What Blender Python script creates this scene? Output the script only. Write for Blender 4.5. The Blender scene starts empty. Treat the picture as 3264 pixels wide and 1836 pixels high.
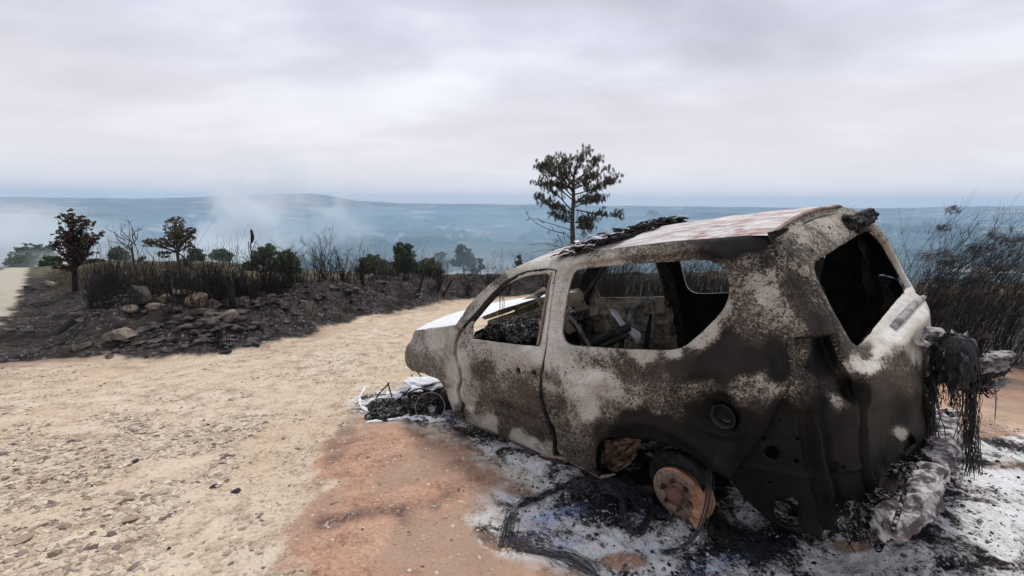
import bpy, math, random
import numpy as np
from mathutils import Vector, Matrix
from mathutils.geometry import delaunay_2d_cdt
from mathutils import noise as mnoise

random.seed(7)
rng = np.random.default_rng(7)
scene = bpy.context.scene
col = scene.collection

# ------------------------------------------------------------------ camera
F = 1483.455                                   # focal length in pixels of a 3264 px wide frame
M = np.array([[0.999973, 0.007353, 0.0], [0.001283, -0.174557, 0.984646], [0.00724, -0.98462, -0.174562]])
EYE = np.array([0, 0, 1.62])
cam_d = bpy.data.cameras.new('camera')
cam = bpy.data.objects.new('camera', cam_d)
col.objects.link(cam)
scene.camera = cam
cam_d.sensor_width = 36
cam_d.lens = F / 3264 * 36
cam_d.clip_start = 0.05
cam_d.clip_end = 60000
mw = Matrix.Identity(4)
for i in range(3):
    mw[i][0], mw[i][1], mw[i][2], mw[i][3] = M[i, 0], -M[i, 1], -M[i, 2], EYE[i]
cam.matrix_world = mw
scene.render.resolution_x, scene.render.resolution_y = 1024, 576
scene.view_settings.view_transform = 'Standard'
scene.view_settings.look = 'None'
scene.view_settings.gamma = 1
scene.view_settings.exposure = 0.5
scene.render.engine = 'CYCLES'
scene.cycles.volume_bounces = 3
scene.cycles.volume_step_rate = 2
scene.cycles.volume_max_steps = 128

# ------------------------------------------------------------------ sky and sun
SUN_EL, SUN_AZ = math.radians(58), math.radians(35)     # azimuth from +Y towards +X
world = bpy.data.worlds.new('World')
scene.world = world
world.use_nodes = True
nt = world.node_tree
for n in list(nt.nodes): nt.nodes.remove(n)
L = nt.links.new
out = nt.nodes.new('ShaderNodeOutputWorld')
bg1 = nt.nodes.new('ShaderNodeBackground'); bg2 = nt.nodes.new('ShaderNodeBackground')
sky = nt.nodes.new('ShaderNodeTexSky'); sky.sky_type = 'NISHITA'; sky.sun_disc = False
sky.sun_elevation = SUN_EL; sky.sun_rotation = SUN_AZ
L(sky.outputs[0], bg1.inputs[0]); bg1.inputs[1].default_value = 0.07
geo = nt.nodes.new('ShaderNodeTexCoord')
sep = nt.nodes.new('ShaderNodeSeparateXYZ'); L(geo.outputs['Generated'], sep.inputs[0])
def wmath(op, a, b=None, c=None):
    n = nt.nodes.new('ShaderNodeMath'); n.operation = op
    for i, v in enumerate((a, b, c)):
        if v is None: continue
        if isinstance(v, (int, float)): n.inputs[i].default_value = v
        else: L(v, n.inputs[i])
    return n.outputs[0]
zc = wmath('ADD', wmath('MAXIMUM', sep.outputs[2], 0.0), 0.16)
cmb = nt.nodes.new('ShaderNodeCombineXYZ')
L(wmath('DIVIDE', sep.outputs[0], zc), cmb.inputs[0]); L(wmath('DIVIDE', sep.outputs[1], zc), cmb.inputs[1])
def wnoise(scale, detail, rough, dist=0.0, off=(0, 0, 0), sc=(1, 1, 1)):
    mp = nt.nodes.new('ShaderNodeMapping'); mp.inputs['Location'].default_value = off; mp.inputs['Scale'].default_value = sc
    L(cmb.outputs[0], mp.inputs[0])
    n = nt.nodes.new('ShaderNodeTexNoise'); n.inputs['Scale'].default_value = scale
    n.inputs['Detail'].default_value = detail; n.inputs['Roughness'].default_value = rough
    n.inputs['Distortion'].default_value = dist
    L(mp.outputs[0], n.inputs['Vector']); return n.outputs[0]
n1 = wnoise(0.62, 7, 0.52, 0.45, (3.1, 1.7, 0), (0.8, 1.25, 1))
n2 = wnoise(1.6, 6, 0.5, 0.2, (9.2, 4.4, 2), (0.9, 1.3, 1))
nn = wmath('ADD', wmath('MULTIPLY', n1, 0.64), wmath('MULTIPLY', n2, 0.36))
cr = nt.nodes.new('ShaderNodeValToRGB')
els = cr.color_ramp.elements
els[0].position = 0.37; els[0].color = (0.47, 0.475, 0.54, 1)
els[1].position = 0.66; els[1].color = (0.84, 0.86, 0.92, 1)
e = els.new(0.45); e.color = (0.55, 0.55, 0.615, 1)
e = els.new(0.51); e.color = (0.62, 0.62, 0.70, 1)
e = els.new(0.57); e.color = (0.73, 0.74, 0.81, 1)
L(nn, cr.inputs[0])
# flat pale veil toward the horizon
veil = nt.nodes.new('ShaderNodeMixRGB'); veil.inputs[2].default_value = (0.90, 0.82, 0.80, 1)
vm = nt.nodes.new('ShaderNodeMapRange'); vm.inputs[1].default_value = 0.02; vm.inputs[2].default_value = 0.30
vm.inputs[3].default_value = 0.85; vm.inputs[4].default_value = 0.0
L(sep.outputs[2], vm.inputs[0]); L(vm.outputs[0], veil.inputs[0]); L(cr.outputs[0], veil.inputs[1])
L(veil.outputs[0], bg2.inputs[0]); bg2.inputs[1].default_value = 0.88
mixs = nt.nodes.new('ShaderNodeMixShader'); mixs.inputs[0].default_value = 0.93
L(bg1.outputs[0], mixs.inputs[1]); L(bg2.outputs[0], mixs.inputs[2]); L(mixs.outputs[0], out.inputs[0])

sd = bpy.data.lights.new('sun', 'SUN'); sd.energy = 1.8; sd.angle = math.radians(11); sd.color = (1, 0.965, 0.91)
so = bpy.data.objects.new('sun', sd); col.objects.link(so)
sdir = Vector((math.sin(SUN_AZ) * math.cos(SUN_EL), math.cos(SUN_AZ) * math.cos(SUN_EL), math.sin(SUN_EL)))
so.rotation_euler = sdir.to_track_quat('Z', 'Y').to_euler()

# ------------------------------------------------------------------ helpers
def smooth(a, b, x):
    t = np.clip((x - a) / (b - a), 0, 1); return t * t * (3 - 2 * t)
def _hash(ix, iy, s):
    h = (ix.astype(np.int64) * 374761393 + iy.astype(np.int64) * 668265263 + s * 1442695041) & 0xffffffff
    h = ((h ^ (h >> 13)) * 1274126177) & 0xffffffff
    return ((h ^ (h >> 16)) & 0xffff) / 65535.0
def vnoise(x, y, s=0):
    x = np.asarray(x, float); y = np.asarray(y, float)
    ix, iy = np.floor(x), np.floor(y); fx, fy = x - ix, y - iy
    fx = fx * fx * (3 - 2 * fx); fy = fy * fy * (3 - 2 * fy)
    a, b, c, d = _hash(ix, iy, s), _hash(ix + 1, iy, s), _hash(ix, iy + 1, s), _hash(ix + 1, iy + 1, s)
    return (a * (1 - fx) + b * fx) * (1 - fy) + (c * (1 - fx) + d * fx) * fy - 0.5
def fbm(x, y, s=0, o=4, g=0.5):
    t, a = 0, 1
    for i in range(o):
        t = t + a * vnoise(x * 2 ** i + 13.7 * i, y * 2 ** i - 7.3 * i, s + i); a *= g
    return t
def tag(o, label=None, cat=None, group=None, kind=None):
    if label: o['label'] = label
    if cat: o['category'] = cat
    if group: o['group'] = group
    if kind: o['kind'] = kind
    return o
def empty(name, loc, parent=None):
    o = bpy.data.objects.new(name, None); col.objects.link(o); o.location = loc
    o.empty_display_size = 0.2
    if parent: o.parent = parent
    return o
def mesh_obj(name, V, Fc, mat, parent=None, smooth_sh=False, attrs=None, loc=None):
    V = np.asarray(V, dtype=np.float32)
    me = bpy.data.meshes.new(name)
    if isinstance(Fc, np.ndarray):
        k = Fc.shape[1]
        me.vertices.add(len(V)); me.vertices.foreach_set('co', V.ravel())
        me.loops.add(Fc.size); me.loops.foreach_set('vertex_index', Fc.ravel().astype(np.int32))
        me.polygons.add(len(Fc)); me.polygons.foreach_set('loop_start', np.arange(0, Fc.size, k, dtype=np.int32))
        me.update(calc_edges=True); me.validate()
    else:
        me.from_pydata(V.tolist(), [], Fc); me.update()
    if smooth_sh: me.polygons.foreach_set('use_smooth', [True] * len(me.polygons))
    if attrs:
        for k2, a in attrs.items():
            ca = me.color_attributes.new(k2, 'FLOAT_COLOR', 'POINT')
            a = np.concatenate([a, np.ones((len(a), 4 - a.shape[1]))], 1) if a.shape[1] < 4 else a
            ca.data.foreach_set('color', a.astype(np.float32).ravel())
    if isinstance(mat, (list, tuple)):
        for m in mat: me.materials.append(m)
    else: me.materials.append(mat)
    o = bpy.data.objects.new(name, me); col.objects.link(o)
    if parent: o.parent = parent
    if loc is not None: o.location = loc
    return o

class MB:
    """collects shapes into one mesh"""
    def __init__(s): s.V = []; s.F = []; s.n = 0
    def add(s, V, Fc):
        V = np.asarray(V, float)
        s.V.append(V); s.F += [tuple(i + s.n for i in f) for f in Fc]; s.n += len(V)
    def box(s, c, size, rot=None, taper=1.0):
        x, y, z = np.array(size) / 2
        V = np.array([[-x, -y, -z], [x, -y, -z], [x, y, -z], [-x, y, -z], [-x * taper, -y * taper, z], [x * taper, -y * taper, z], [x * taper, y * taper, z], [-x * taper, y * taper, z]])
        if rot is not None: V = V @ np.array(Matrix(rot) if not isinstance(rot, np.ndarray) else rot).T
        s.add(V + np.array(c), [(3, 2, 1, 0), (4, 5, 6, 7), (0, 1, 5, 4), (1, 2, 6, 5), (2, 3, 7, 6), (3, 0, 4, 7)])
    def tube(s, pts, r, k=6, cap=True, flat=1.0):
        pts = np.asarray(pts, float); n = len(pts)
        if np.isscalar(r): r = np.full(n, r)
        T = np.gradient(pts, axis=0); T /= np.linalg.norm(T, axis=1)[:, None] + 1e-12
        up = np.array([0, 0, 1.]) if abs(T[0][2]) < 0.9 else np.array([1., 0, 0])
        A = np.cross(T[0], up); A /= np.linalg.norm(A)
        V = []
        for i in range(n):
            A = A - (A @ T[i]) * T[i]; A /= np.linalg.norm(A) + 1e-12; B = np.cross(T[i], A)
            for j in range(k):
                a = 2 * math.pi * j / k
                V.append(pts[i] + r[i] * (math.cos(a) * A + flat * math.sin(a) * B))
        Fc = []
        for i in range(n - 1):
            for j in range(k):
                j2 = (j + 1) % k
                Fc.append((i * k + j, i * k + j2, (i + 1) * k + j2, (i + 1) * k + j))
        if cap: Fc += [tuple(range(k))[::-1], tuple((n - 1) * k + j for j in range(k))]
        s.add(V, Fc)
    def lathe(s, prof, c, ax, k=32, closed=False):
        """prof: list of (radius, height) round axis ax at c"""
        ax = np.array(ax, float); ax /= np.linalg.norm(ax)
        t = np.array([1., 0, 0]) if abs(ax[0]) < 0.8 else np.array([0, 0, 1.])
        A = np.cross(ax, t); A /= np.linalg.norm(A); B = np.cross(ax, A)
        V = []; m = len(prof)
        for (r, h) in prof:
            for j in range(k):
                a = 2 * math.pi * j / k
                V.append(np.array(c) + ax * h + r * (math.cos(a) * A + math.sin(a) * B))
        Fc = []
        for i in range(m - 1):
            for j in range(k):
                j2 = (j + 1) % k
                Fc.append((i * k + j, i * k + j2, (i + 1) * k + j2, (i + 1) * k + j))
        s.add(V, Fc)
    def rock(s, c, size, seed=0, sub=1, rough=0.35, rot=None):
        V, Fc = ICO[sub]
        r = np.random.default_rng(seed)
        f = r.normal(size=(3, 3)); ph = r.uniform(0, 6, 3)
        d = sum(np.sin(V @ f[i] * 2.2 + ph[i]) for i in range(3)) / 3
        V2 = V * (1 + rough * d)[:, None] + r.normal(size=V.shape) * rough * 0.10
        # chop flats
        for _ in range(9 if sub > 1 else 4):
            n = r.normal(size=3); n /= np.linalg.norm(n); h = r.uniform(0.42, 0.72)
            dd = V2 @ n; V2 = V2 - np.outer(np.maximum(dd - h, 0), n) * 1.0
        V2 = V2 * np.array(size)
        a = r.uniform(0, 6.28) if rot is None else rot
        ca, sa = math.cos(a), math.sin(a)
        V2 = V2 @ np.array([[ca, sa, 0], [-sa, ca, 0], [0, 0, 1]])
        s.add(V2 + np.array(c), Fc)
    def build(s, name, mat, parent=None, smooth_sh=False, attrs=None, loc=None):
        return mesh_obj(name, np.concatenate(s.V) if s.V else np.zeros((0, 3)), s.F, mat, parent, smooth_sh, attrs, loc)
def _ico(sub):
    import bmesh
    bm = bmesh.new(); bmesh.ops.create_icosphere(bm, subdivisions=sub, radius=1)
    V = np.array([v.co[:] for v in bm.verts]); Fc = [tuple(v.index for v in f.verts) for f in bm.faces]; bm.free(); return V, Fc
ICO = {i: _ico(i) for i in (1, 2, 3, 4)}

# ------------------------------------------------------------------ materials
class NT:
    def __init__(s, name):
        s.m = bpy.data.materials.new(name); s.m.use_nodes = True; s.t = s.m.node_tree
        for n in list(s.t.nodes): s.t.nodes.remove(n)
        s.out = s.t.nodes.new('ShaderNodeOutputMaterial'); s.b = s.t.nodes.new('ShaderNodeBsdfPrincipled')
        s.t.links.new(s.b.outputs[0], s.out.inputs[0])
        s.tc = s.t.nodes.new('ShaderNodeTexCoord')
        s.b.inputs['Roughness'].default_value = 0.9; s.b.inputs['Specular IOR Level'].default_value = 0.25
    def put(s, v, sock):
        if isinstance(v, (int, float)): sock.default_value = v
        elif isinstance(v, tuple): sock.default_value = v if len(v) == 4 or sock.type == 'VECTOR' else v + (1,)
        else: s.t.links.new(v, sock)
    def math(s, op, a, b=0.0, c=0.0, clamp=False):
        n = s.t.nodes.new('ShaderNodeMath'); n.operation = op; n.use_clamp = clamp
        s.put(a, n.inputs[0]); s.put(b, n.inputs[1]); s.put(c, n.inputs[2]); return n.outputs[0]
    def vec(s, scale=(1, 1, 1), loc=(0, 0, 0), src='Object'):
        mp = s.t.nodes.new('ShaderNodeMapping'); mp.inputs['Scale'].default_value = scale; mp.inputs['Location'].default_value = loc
        s.t.links.new(s.tc.outputs[src], mp.inputs[0]); return mp.outputs[0]
    def noise(s, scale, detail=3, rough=0.5, dist=0.0, vec=None):
        n = s.t.nodes.new('ShaderNodeTexNoise'); n.inputs['Scale'].default_value = scale; n.inputs['Detail'].default_value = detail
        n.inputs['Roughness'].default_value = rough; n.inputs['Distortion'].default_value = dist
        s.t.links.new(vec if vec is not None else s.tc.outputs['Object'], n.inputs['Vector']); return n.outputs[0]
    def voro(s, scale, feature='F1', vec=None, out='Distance', rnd=1.0):
        n = s.t.nodes.new('ShaderNodeTexVoronoi'); n.feature = feature; n.inputs['Scale'].default_value = scale
        n.inputs['Randomness'].default_value = rnd
        s.t.links.new(vec if vec is not None else s.tc.outputs['Object'], n.inputs['Vector']); return n.outputs[out]
    def ramp(s, v, a, b, lo=0.0, hi=1.0, sm=True):
        n = s.t.nodes.new('ShaderNodeMapRange'); n.interpolation_type = 'SMOOTHSTEP' if sm else 'LINEAR'
        s.put(v, n.inputs[0]); s.put(a, n.inputs[1]); s.put(b, n.inputs[2]); s.put(lo, n.inputs[3]); s.put(hi, n.inputs[4]); return n.outputs[0]
    def cramp(s, v, stops):
        n = s.t.nodes.new('ShaderNodeValToRGB'); e = n.color_ramp.elements
        e[0].position, e[0].color = stops[0][0], stops[0][1] + (1,)
        e[1].position, e[1].color = stops[-1][0], stops[-1][1] + (1,)
        for p, c in stops[1:-1]:
            q = e.new(p); q.color = c + (1,)
        s.put(v, n.inputs[0]); return n.outputs[0]
    def mix(s, f, a, b, mode='MIX'):
        n = s.t.nodes.new('ShaderNodeMixRGB'); n.blend_type = mode
        s.put(f, n.inputs[0]); s.put(a, n.inputs[1]); s.put(b, n.inputs[2]); return n.outputs[0]
    def attr(s, name):
        n = s.t.nodes.new('ShaderNodeAttribute'); n.attribute_name = name
        sp = s.t.nodes.new('ShaderNodeSeparateColor'); s.t.links.new(n.outputs['Color'], sp.inputs[0]); return sp.outputs
    def color(s, v): s.put(v, s.b.inputs['Base Color'])
    def rough(s, v): s.put(v, s.b.inputs['Roughness'])
    def spec(s, v): s.put(v, s.b.inputs['Specular IOR Level'])
    def metal(s, v): s.put(v, s.b.inputs['Metallic'])
    def bump(s, h, strength=0.5, dist=0.01):
        n = s.t.nodes.new('ShaderNodeBump'); n.inputs['Strength'].default_value = strength; n.inputs['Distance'].default_value = dist
        s.put(h, n.inputs['Height']); s.t.links.new(n.outputs[0], s.b.inputs['Normal'])

def simple_mat(name, dark, light, scale=8, detail=5, rough=0.9, spec=0.25, bump=0.4, bd=0.01, lo=0.35, hi=0.65, dist=0.3):
    m = NT(name); n = m.noise(scale, detail, 0.6, dist); m.color(m.mix(m.ramp(n, lo, hi), dark, light))
    m.rough(rough); m.spec(spec); m.bump(n, bump, bd); return m.m

def make_burnt():
    """fire-stripped sheet metal; attribute paint: R ash cover with some painted highlights, G smoothness, B brown tint"""
    m = NT('burnt_sheet_metal'); a = m.attr('paint'); R, G, B = a[0], a[1], a[2]
    warp = m.noise(30, 3, 0.6, 0.0)
    nF = m.noise(75, 2, 0.55, 0.8); nM = m.noise(24, 3, 0.6, 1.2); nL = m.noise(6, 4, 0.6, 0.6)
    worm = m.math('ABSOLUTE', m.math('SUBTRACT', m.noise(42, 2, 0.5, 1.6), 0.5))      # squiggly flake edges
    worm = m.ramp(worm, 0.0, 0.06, 1.0, 0.0)
    mott = m.math('ADD', m.math('MULTIPLY', nF, 0.46), m.math('ADD', m.math('MULTIPLY', nM, 0.40), m.math('MULTIPLY', nL, 0.14)))
    mott = m.ramp(mott, 0.34, 0.66, 0, 1, False)
    amp = m.math('MULTIPLY', m.math('MULTIPLY', m.math('SUBTRACT', 1.0, m.math('MULTIPLY', G, 0.85)), 1.25), m.ramp(R, 0.0, 0.35, 0.25, 1.0))
    v = m.math('ADD', m.math('SUBTRACT', R, 0.05), m.math('MULTIPLY', m.math('SUBTRACT', mott, 0.5), amp))
    flake = m.ramp(v, 0.465, 0.53)
    fl2 = m.math('MAXIMUM', flake, m.math('MULTIPLY', m.math('MULTIPLY', worm, m.ramp(R, 0.12, 0.4)), m.math('SUBTRACT', 1.0, G)), 0, True)
    big = m.noise(3.2, 4, 0.6, 0.5)
    ash = m.mix(m.ramp(big, 0.35, 0.65), (0.42, 0.375, 0.315), (0.56, 0.535, 0.49))
    ash = m.mix(m.ramp(R, 0.35, 0.82), m.mix(nM, (0.20, 0.17, 0.135), (0.27, 0.235, 0.19)), ash)
    ash = m.mix(m.ramp(R, 0.85, 1.0), ash, (0.66, 0.64, 0.61))
    ash = m.mix(m.ramp(nM, 0.5, 0.66, 0, 0.35), ash, (0.26, 0.235, 0.175))
    dark = m.mix(m.ramp(R, 0.14, 0.6), (0.004, 0.004, 0.0045), (0.038, 0.029, 0.024))
    dark = m.mix(m.math('MULTIPLY', B, m.ramp(big, 0.35, 0.6)), dark, (0.062, 0.045, 0.038))
    dark = m.mix(m.ramp(nL, 0.52, 0.7, 0, 0.5), dark, (0.016, 0.014, 0.014))
    soot = m.ramp(m.noise(9.5, 4, 0.6, 0.6, m.vec((1, 1, 1), (4, 2, 1))), 0.55, 0.62, 0, 0.5)
    c = m.mix(fl2, dark, ash)
    c = m.mix(m.math('MULTIPLY', soot, m.math('MULTIPLY', m.ramp(R, 0.92, 0.6), m.ramp(R, 0.22, 0.36))), c, m.mix(nM, (0.03, 0.026, 0.026), (0.10, 0.085, 0.078)))
    crk = m.ramp(m.math('ABSOLUTE', m.math('SUBTRACT', m.noise(55, 2, 0.5, 2.0, m.vec((1, 1, 1), (3, 9, 1))), 0.5)), 0.0, 0.022, 0.75, 0.0); c = m.mix(m.math('MULTIPLY', m.math('MULTIPLY', crk, fl2), m.math('MULTIPLY', m.math('SUBTRACT', 1.0, G), m.ramp(nL, 0.40, 0.56))), c, (0.07, 0.058, 0.05))
    pit = m.ramp(m.noise(120, 2, 0.6, 0.3), 0.60, 0.66, 0, 1); c = m.mix(m.math('MULTIPLY', m.math('MULTIPLY', pit, fl2), m.math('SUBTRACT', 1.0, G)), c, (0.06, 0.05, 0.042))
    m.color(c); m.rough(m.ramp(fl2, 0, 1, 0.55, 0.93)); m.spec(m.ramp(fl2, 0, 1, 0.16, 0.10))
    h = m.math('ADD', m.math('MULTIPLY', fl2, 0.6), m.math('ADD', m.math('MULTIPLY', nF, 0.5), m.math('MULTIPLY', nL, 1.2)))
    m.bump(h, 0.45, 0.006)
    return m.m
BURNT = make_burnt()
CHAR = simple_mat('charred_black', (0.006, 0.006, 0.007), (0.03, 0.028, 0.028), 25, 5, 0.75, 0.3, 0.6)
INNER = simple_mat('sooty_interior', (0.004, 0.004, 0.0045), (0.016, 0.015, 0.015), 9, 5, 0.9, 0.15, 0.4)
def make_inner_panel():
    m = NT('burnt_inner_panel'); n = m.noise(9, 6, 0.65, 0.8); n2 = m.noise(40, 3, 0.6, 1)
    c = m.mix(m.ramp(n, 0.35, 0.66), (0.07, 0.06, 0.047), (0.34, 0.30, 0.235))
    c = m.mix(m.ramp(n2, 0.55, 0.68, 0, 0.7), c, (0.02, 0.018, 0.016)); m.color(c); m.rough(0.85); m.bump(n2, 0.4, 0.005); return m.m
PANEL = make_inner_panel()
WHITE = simple_mat('white_ash_coat', (0.60, 0.62, 0.66), (0.80, 0.81, 0.84), 22, 6, 0.95, 0.1, 0.5, 0.01, 0.3, 0.6)
ASHB = simple_mat('ash_crusted_metal', (0.10, 0.085, 0.09), (0.50, 0.48, 0.47), 17, 9, 0.95, 0.1, 1.0, 0.02, 0.44, 0.60)
ASHMIX = simple_mat('ash_over_char', (0.03, 0.028, 0.03), (0.50, 0.49, 0.48), 30, 5, 0.95, 0.1, 0.8, 0.02, 0.44, 0.6)
RUST = simple_mat('heat_rusted_iron', (0.17, 0.115, 0.088), (0.29, 0.22, 0.175), 45, 5, 0.75, 0.3, 0.3, 0.003)
RUSTD = simple_mat('dark_rust', (0.02, 0.014, 0.011), (0.16, 0.10, 0.065), 26, 6, 0.85, 0.2, 0.6, 0.006)
GREYM = simple_mat('soot_grey_foil', (0.12, 0.11, 0.11), (0.36, 0.345, 0.34), 14, 5, 0.7, 0.3, 0.5, 0.006)
DASHM = simple_mat('ash_dusted_wreckage', (0.010, 0.009, 0.009), (0.33, 0.32, 0.31), 34, 8, 0.95, 0.1, 1.0, 0.02, 0.50, 0.66, 1.5)
HUBM = simple_mat('hub_iron', (0.13, 0.06, 0.04), (0.20, 0.11, 0.08), 30, 4, 0.7, 0.3, 0.3, 0.003)
RUSTO = simple_mat('orange_rusted_iron', (0.28, 0.13, 0.07), (0.50, 0.29, 0.18), 16, 4, 0.85, 0.2, 0.3, 0.004)
WIRE = simple_mat('burnt_steel_cord', (0.008, 0.008, 0.010), (0.035, 0.035, 0.04), 40, 3, 0.5, 0.5, 0.2)
ALU = simple_mat('melted_aluminium', (0.45, 0.46, 0.49), (0.75, 0.76, 0.80), 30, 4, 0.45, 0.5, 0.3, 0.005)
STONE = simple_mat('scorched_stone', (0.10, 0.085, 0.075), (0.30, 0.245, 0.20), 5, 6, 0.95, 0.15, 0.7, 0.03)
STONE_T = simple_mat('tan_stone', (0.25, 0.19, 0.14), (0.47, 0.37, 0.28), 5, 6, 0.95, 0.15, 0.7, 0.03)
STONE_M = simple_mat('brown_stone', (0.17, 0.125, 0.095), (0.36, 0.27, 0.20), 7, 6, 0.95, 0.15, 0.9, 0.03)
STONE_D = simple_mat('soot_covered_stone', (0.022, 0.02, 0.021), (0.10, 0.088, 0.08), 5, 6, 0.95, 0.15, 0.7, 0.03)
GRAV = NT('pale_gravel'); _n = GRAV.voro(22, out='Color'); _s = GRAV.t.nodes.new('ShaderNodeSeparateColor'); GRAV.t.links.new(_n, _s.inputs[0])
GRAV.color(GRAV.mix(GRAV.ramp(_s.outputs[0], 0.75, 0.98), GRAV.mix(_s.outputs[1], (0.30, 0.235, 0.18), (0.62, 0.54, 0.43)), (0.13, 0.10, 0.09))); GRAV.bump(GRAV.noise(60, 4), 0.5, 0.01); GRAV = GRAV.m
BARKB = simple_mat('burnt_bark', (0.006, 0.006, 0.007), (0.028, 0.024, 0.024), 14, 4, 0.9, 0.2, 0.6)
BARKG = simple_mat('grey_scorched_bark', (0.035, 0.03, 0.03), (0.12, 0.10, 0.09), 14, 4, 0.9, 0.2, 0.6)

# ------------------------------------------------------------------ terrain
def ray(u, v):
    d = np.stack([(np.asarray(u, float) - 1632) / F, (np.asarray(v, float) - 918) / F, np.ones_like(np.asarray(u, float))], -1) @ M.T
    return d
def base_plane(x, y):
    yc = np.where(y > -2, y, -2 + (y + 2) * 0.2)
    return -0.1 * (yc - 0.2)
def hit_plane(u, v):
    d = ray(u, v); t = (0.02 - EYE[2]) / (d[..., 2] + 0.1 * d[..., 1])
    return EYE + d * t[..., None]
foot_px = [(-900, 1190), (-300, 1165), (0, 1152), (257, 1133), (355, 1138), (556, 1140), (727, 1127), (900, 1100), (1057, 1045), (1185, 1010), (1313, 988), (1463, 958), (1540, 950)]
FOOT = hit_plane([p[0] for p in foot_px], [p[1] for p in foot_px])[:, :2]
FOOT = np.concatenate([FOOT, [[4.0, 19.0], [14, 22.0], [40, 24]]])
def line_dist(x, y, P):
    """signed distance, positive on the left of the polyline direction"""
    best = np.full(np.shape(x), 1e9); sg = np.ones(np.shape(x))
    for a, b in zip(P[:-1], P[1:]):
        d = b - a; L2 = d @ d
        t = np.clip(((x - a[0]) * d[0] + (y - a[1]) * d[1]) / L2, 0, 1)
        ex, ey = x - a[0] - t * d[0], y - a[1] - t * d[1]
        q = np.hypot(ex, ey); c = d[0] * ey - d[1] * ex
        sg = np.where(q < best, np.sign(c), sg); best = np.minimum(best, q)
    return best * sg
def poly_sd(x, y, P):
    """signed distance to closed polygon, positive inside"""
    P = np.asarray(P, float); best = np.full(np.shape(x), 1e9); ins = np.zeros(np.shape(x), bool)
    for a, b in zip(P, np.roll(P, -1, 0)):
        d = b - a; t = np.clip(((x - a[0]) * d[0] + (y - a[1]) * d[1]) / (d @ d + 1e-12), 0, 1)
        best = np.minimum(best, np.hypot(x - a[0] - t * d[0], y - a[1] - t * d[1]))
        c = (a[1] > y) != (b[1] > y)
        ins ^= c & (x < (b[0] - a[0]) * (y - a[1]) / (b[1] - a[1] + 1e-15) + a[0])
    return np.where(ins, best, -best)
def gpoly(px): return hit_plane([p[0] for p in px], [p[1] for p in px])[:, :2]
RED = gpoly([(1145, 1300), (1220, 1312), (1350, 1350), (1450, 1390), (1600, 1480), (1720, 1640), (1760, 1760), (1850, 1900), (1800, 2200), (900, 2200), (880, 1900), (905, 1700), (925, 1570), (980, 1460), (1060, 1380)])
RED2 = gpoly([(3050, 1230), (3500, 1200), (3700, 1350), (3300, 1370), (3120, 1330)])
ASH = gpoly([(1140, 1275), (1260, 1240), (1440, 1250), (1700, 1350), (2200, 1300), (3100, 1330), (3300, 1400), (3700, 1600), (3500, 2300), (2200, 2300), (1950, 1900), (1850, 1810), (1700, 1780), (1600, 1700), (1590, 1620), (1640, 1560), (1560, 1500), (1480, 1420), (1380, 1370), (1240, 1360), (1150, 1345)])
TRACK = gpoly([(92, 853), (78, 890), (47, 932), (26, 984), (0, 1020), (-200, 1130), (-900, 1130), (-500, 960), (-100, 900), (21, 853)])
fx_ = (np.array([0, 250, 400, 560, 700, 760, 820, 900, 1000, 1330, 1700, 2200, 2576]) * 1.267)
fy_ = (np.array([497, 498, 500, 494, 489, 487, 492, 505, 511, 515, 519, 524, 518]) * 1.267)
_d = ray(fx_, fy_); RA = np.arctan2(_d[:, 0], _d[:, 1]); RT = _d[:, 2] / np.hypot(_d[:, 0], _d[:, 1])
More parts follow.
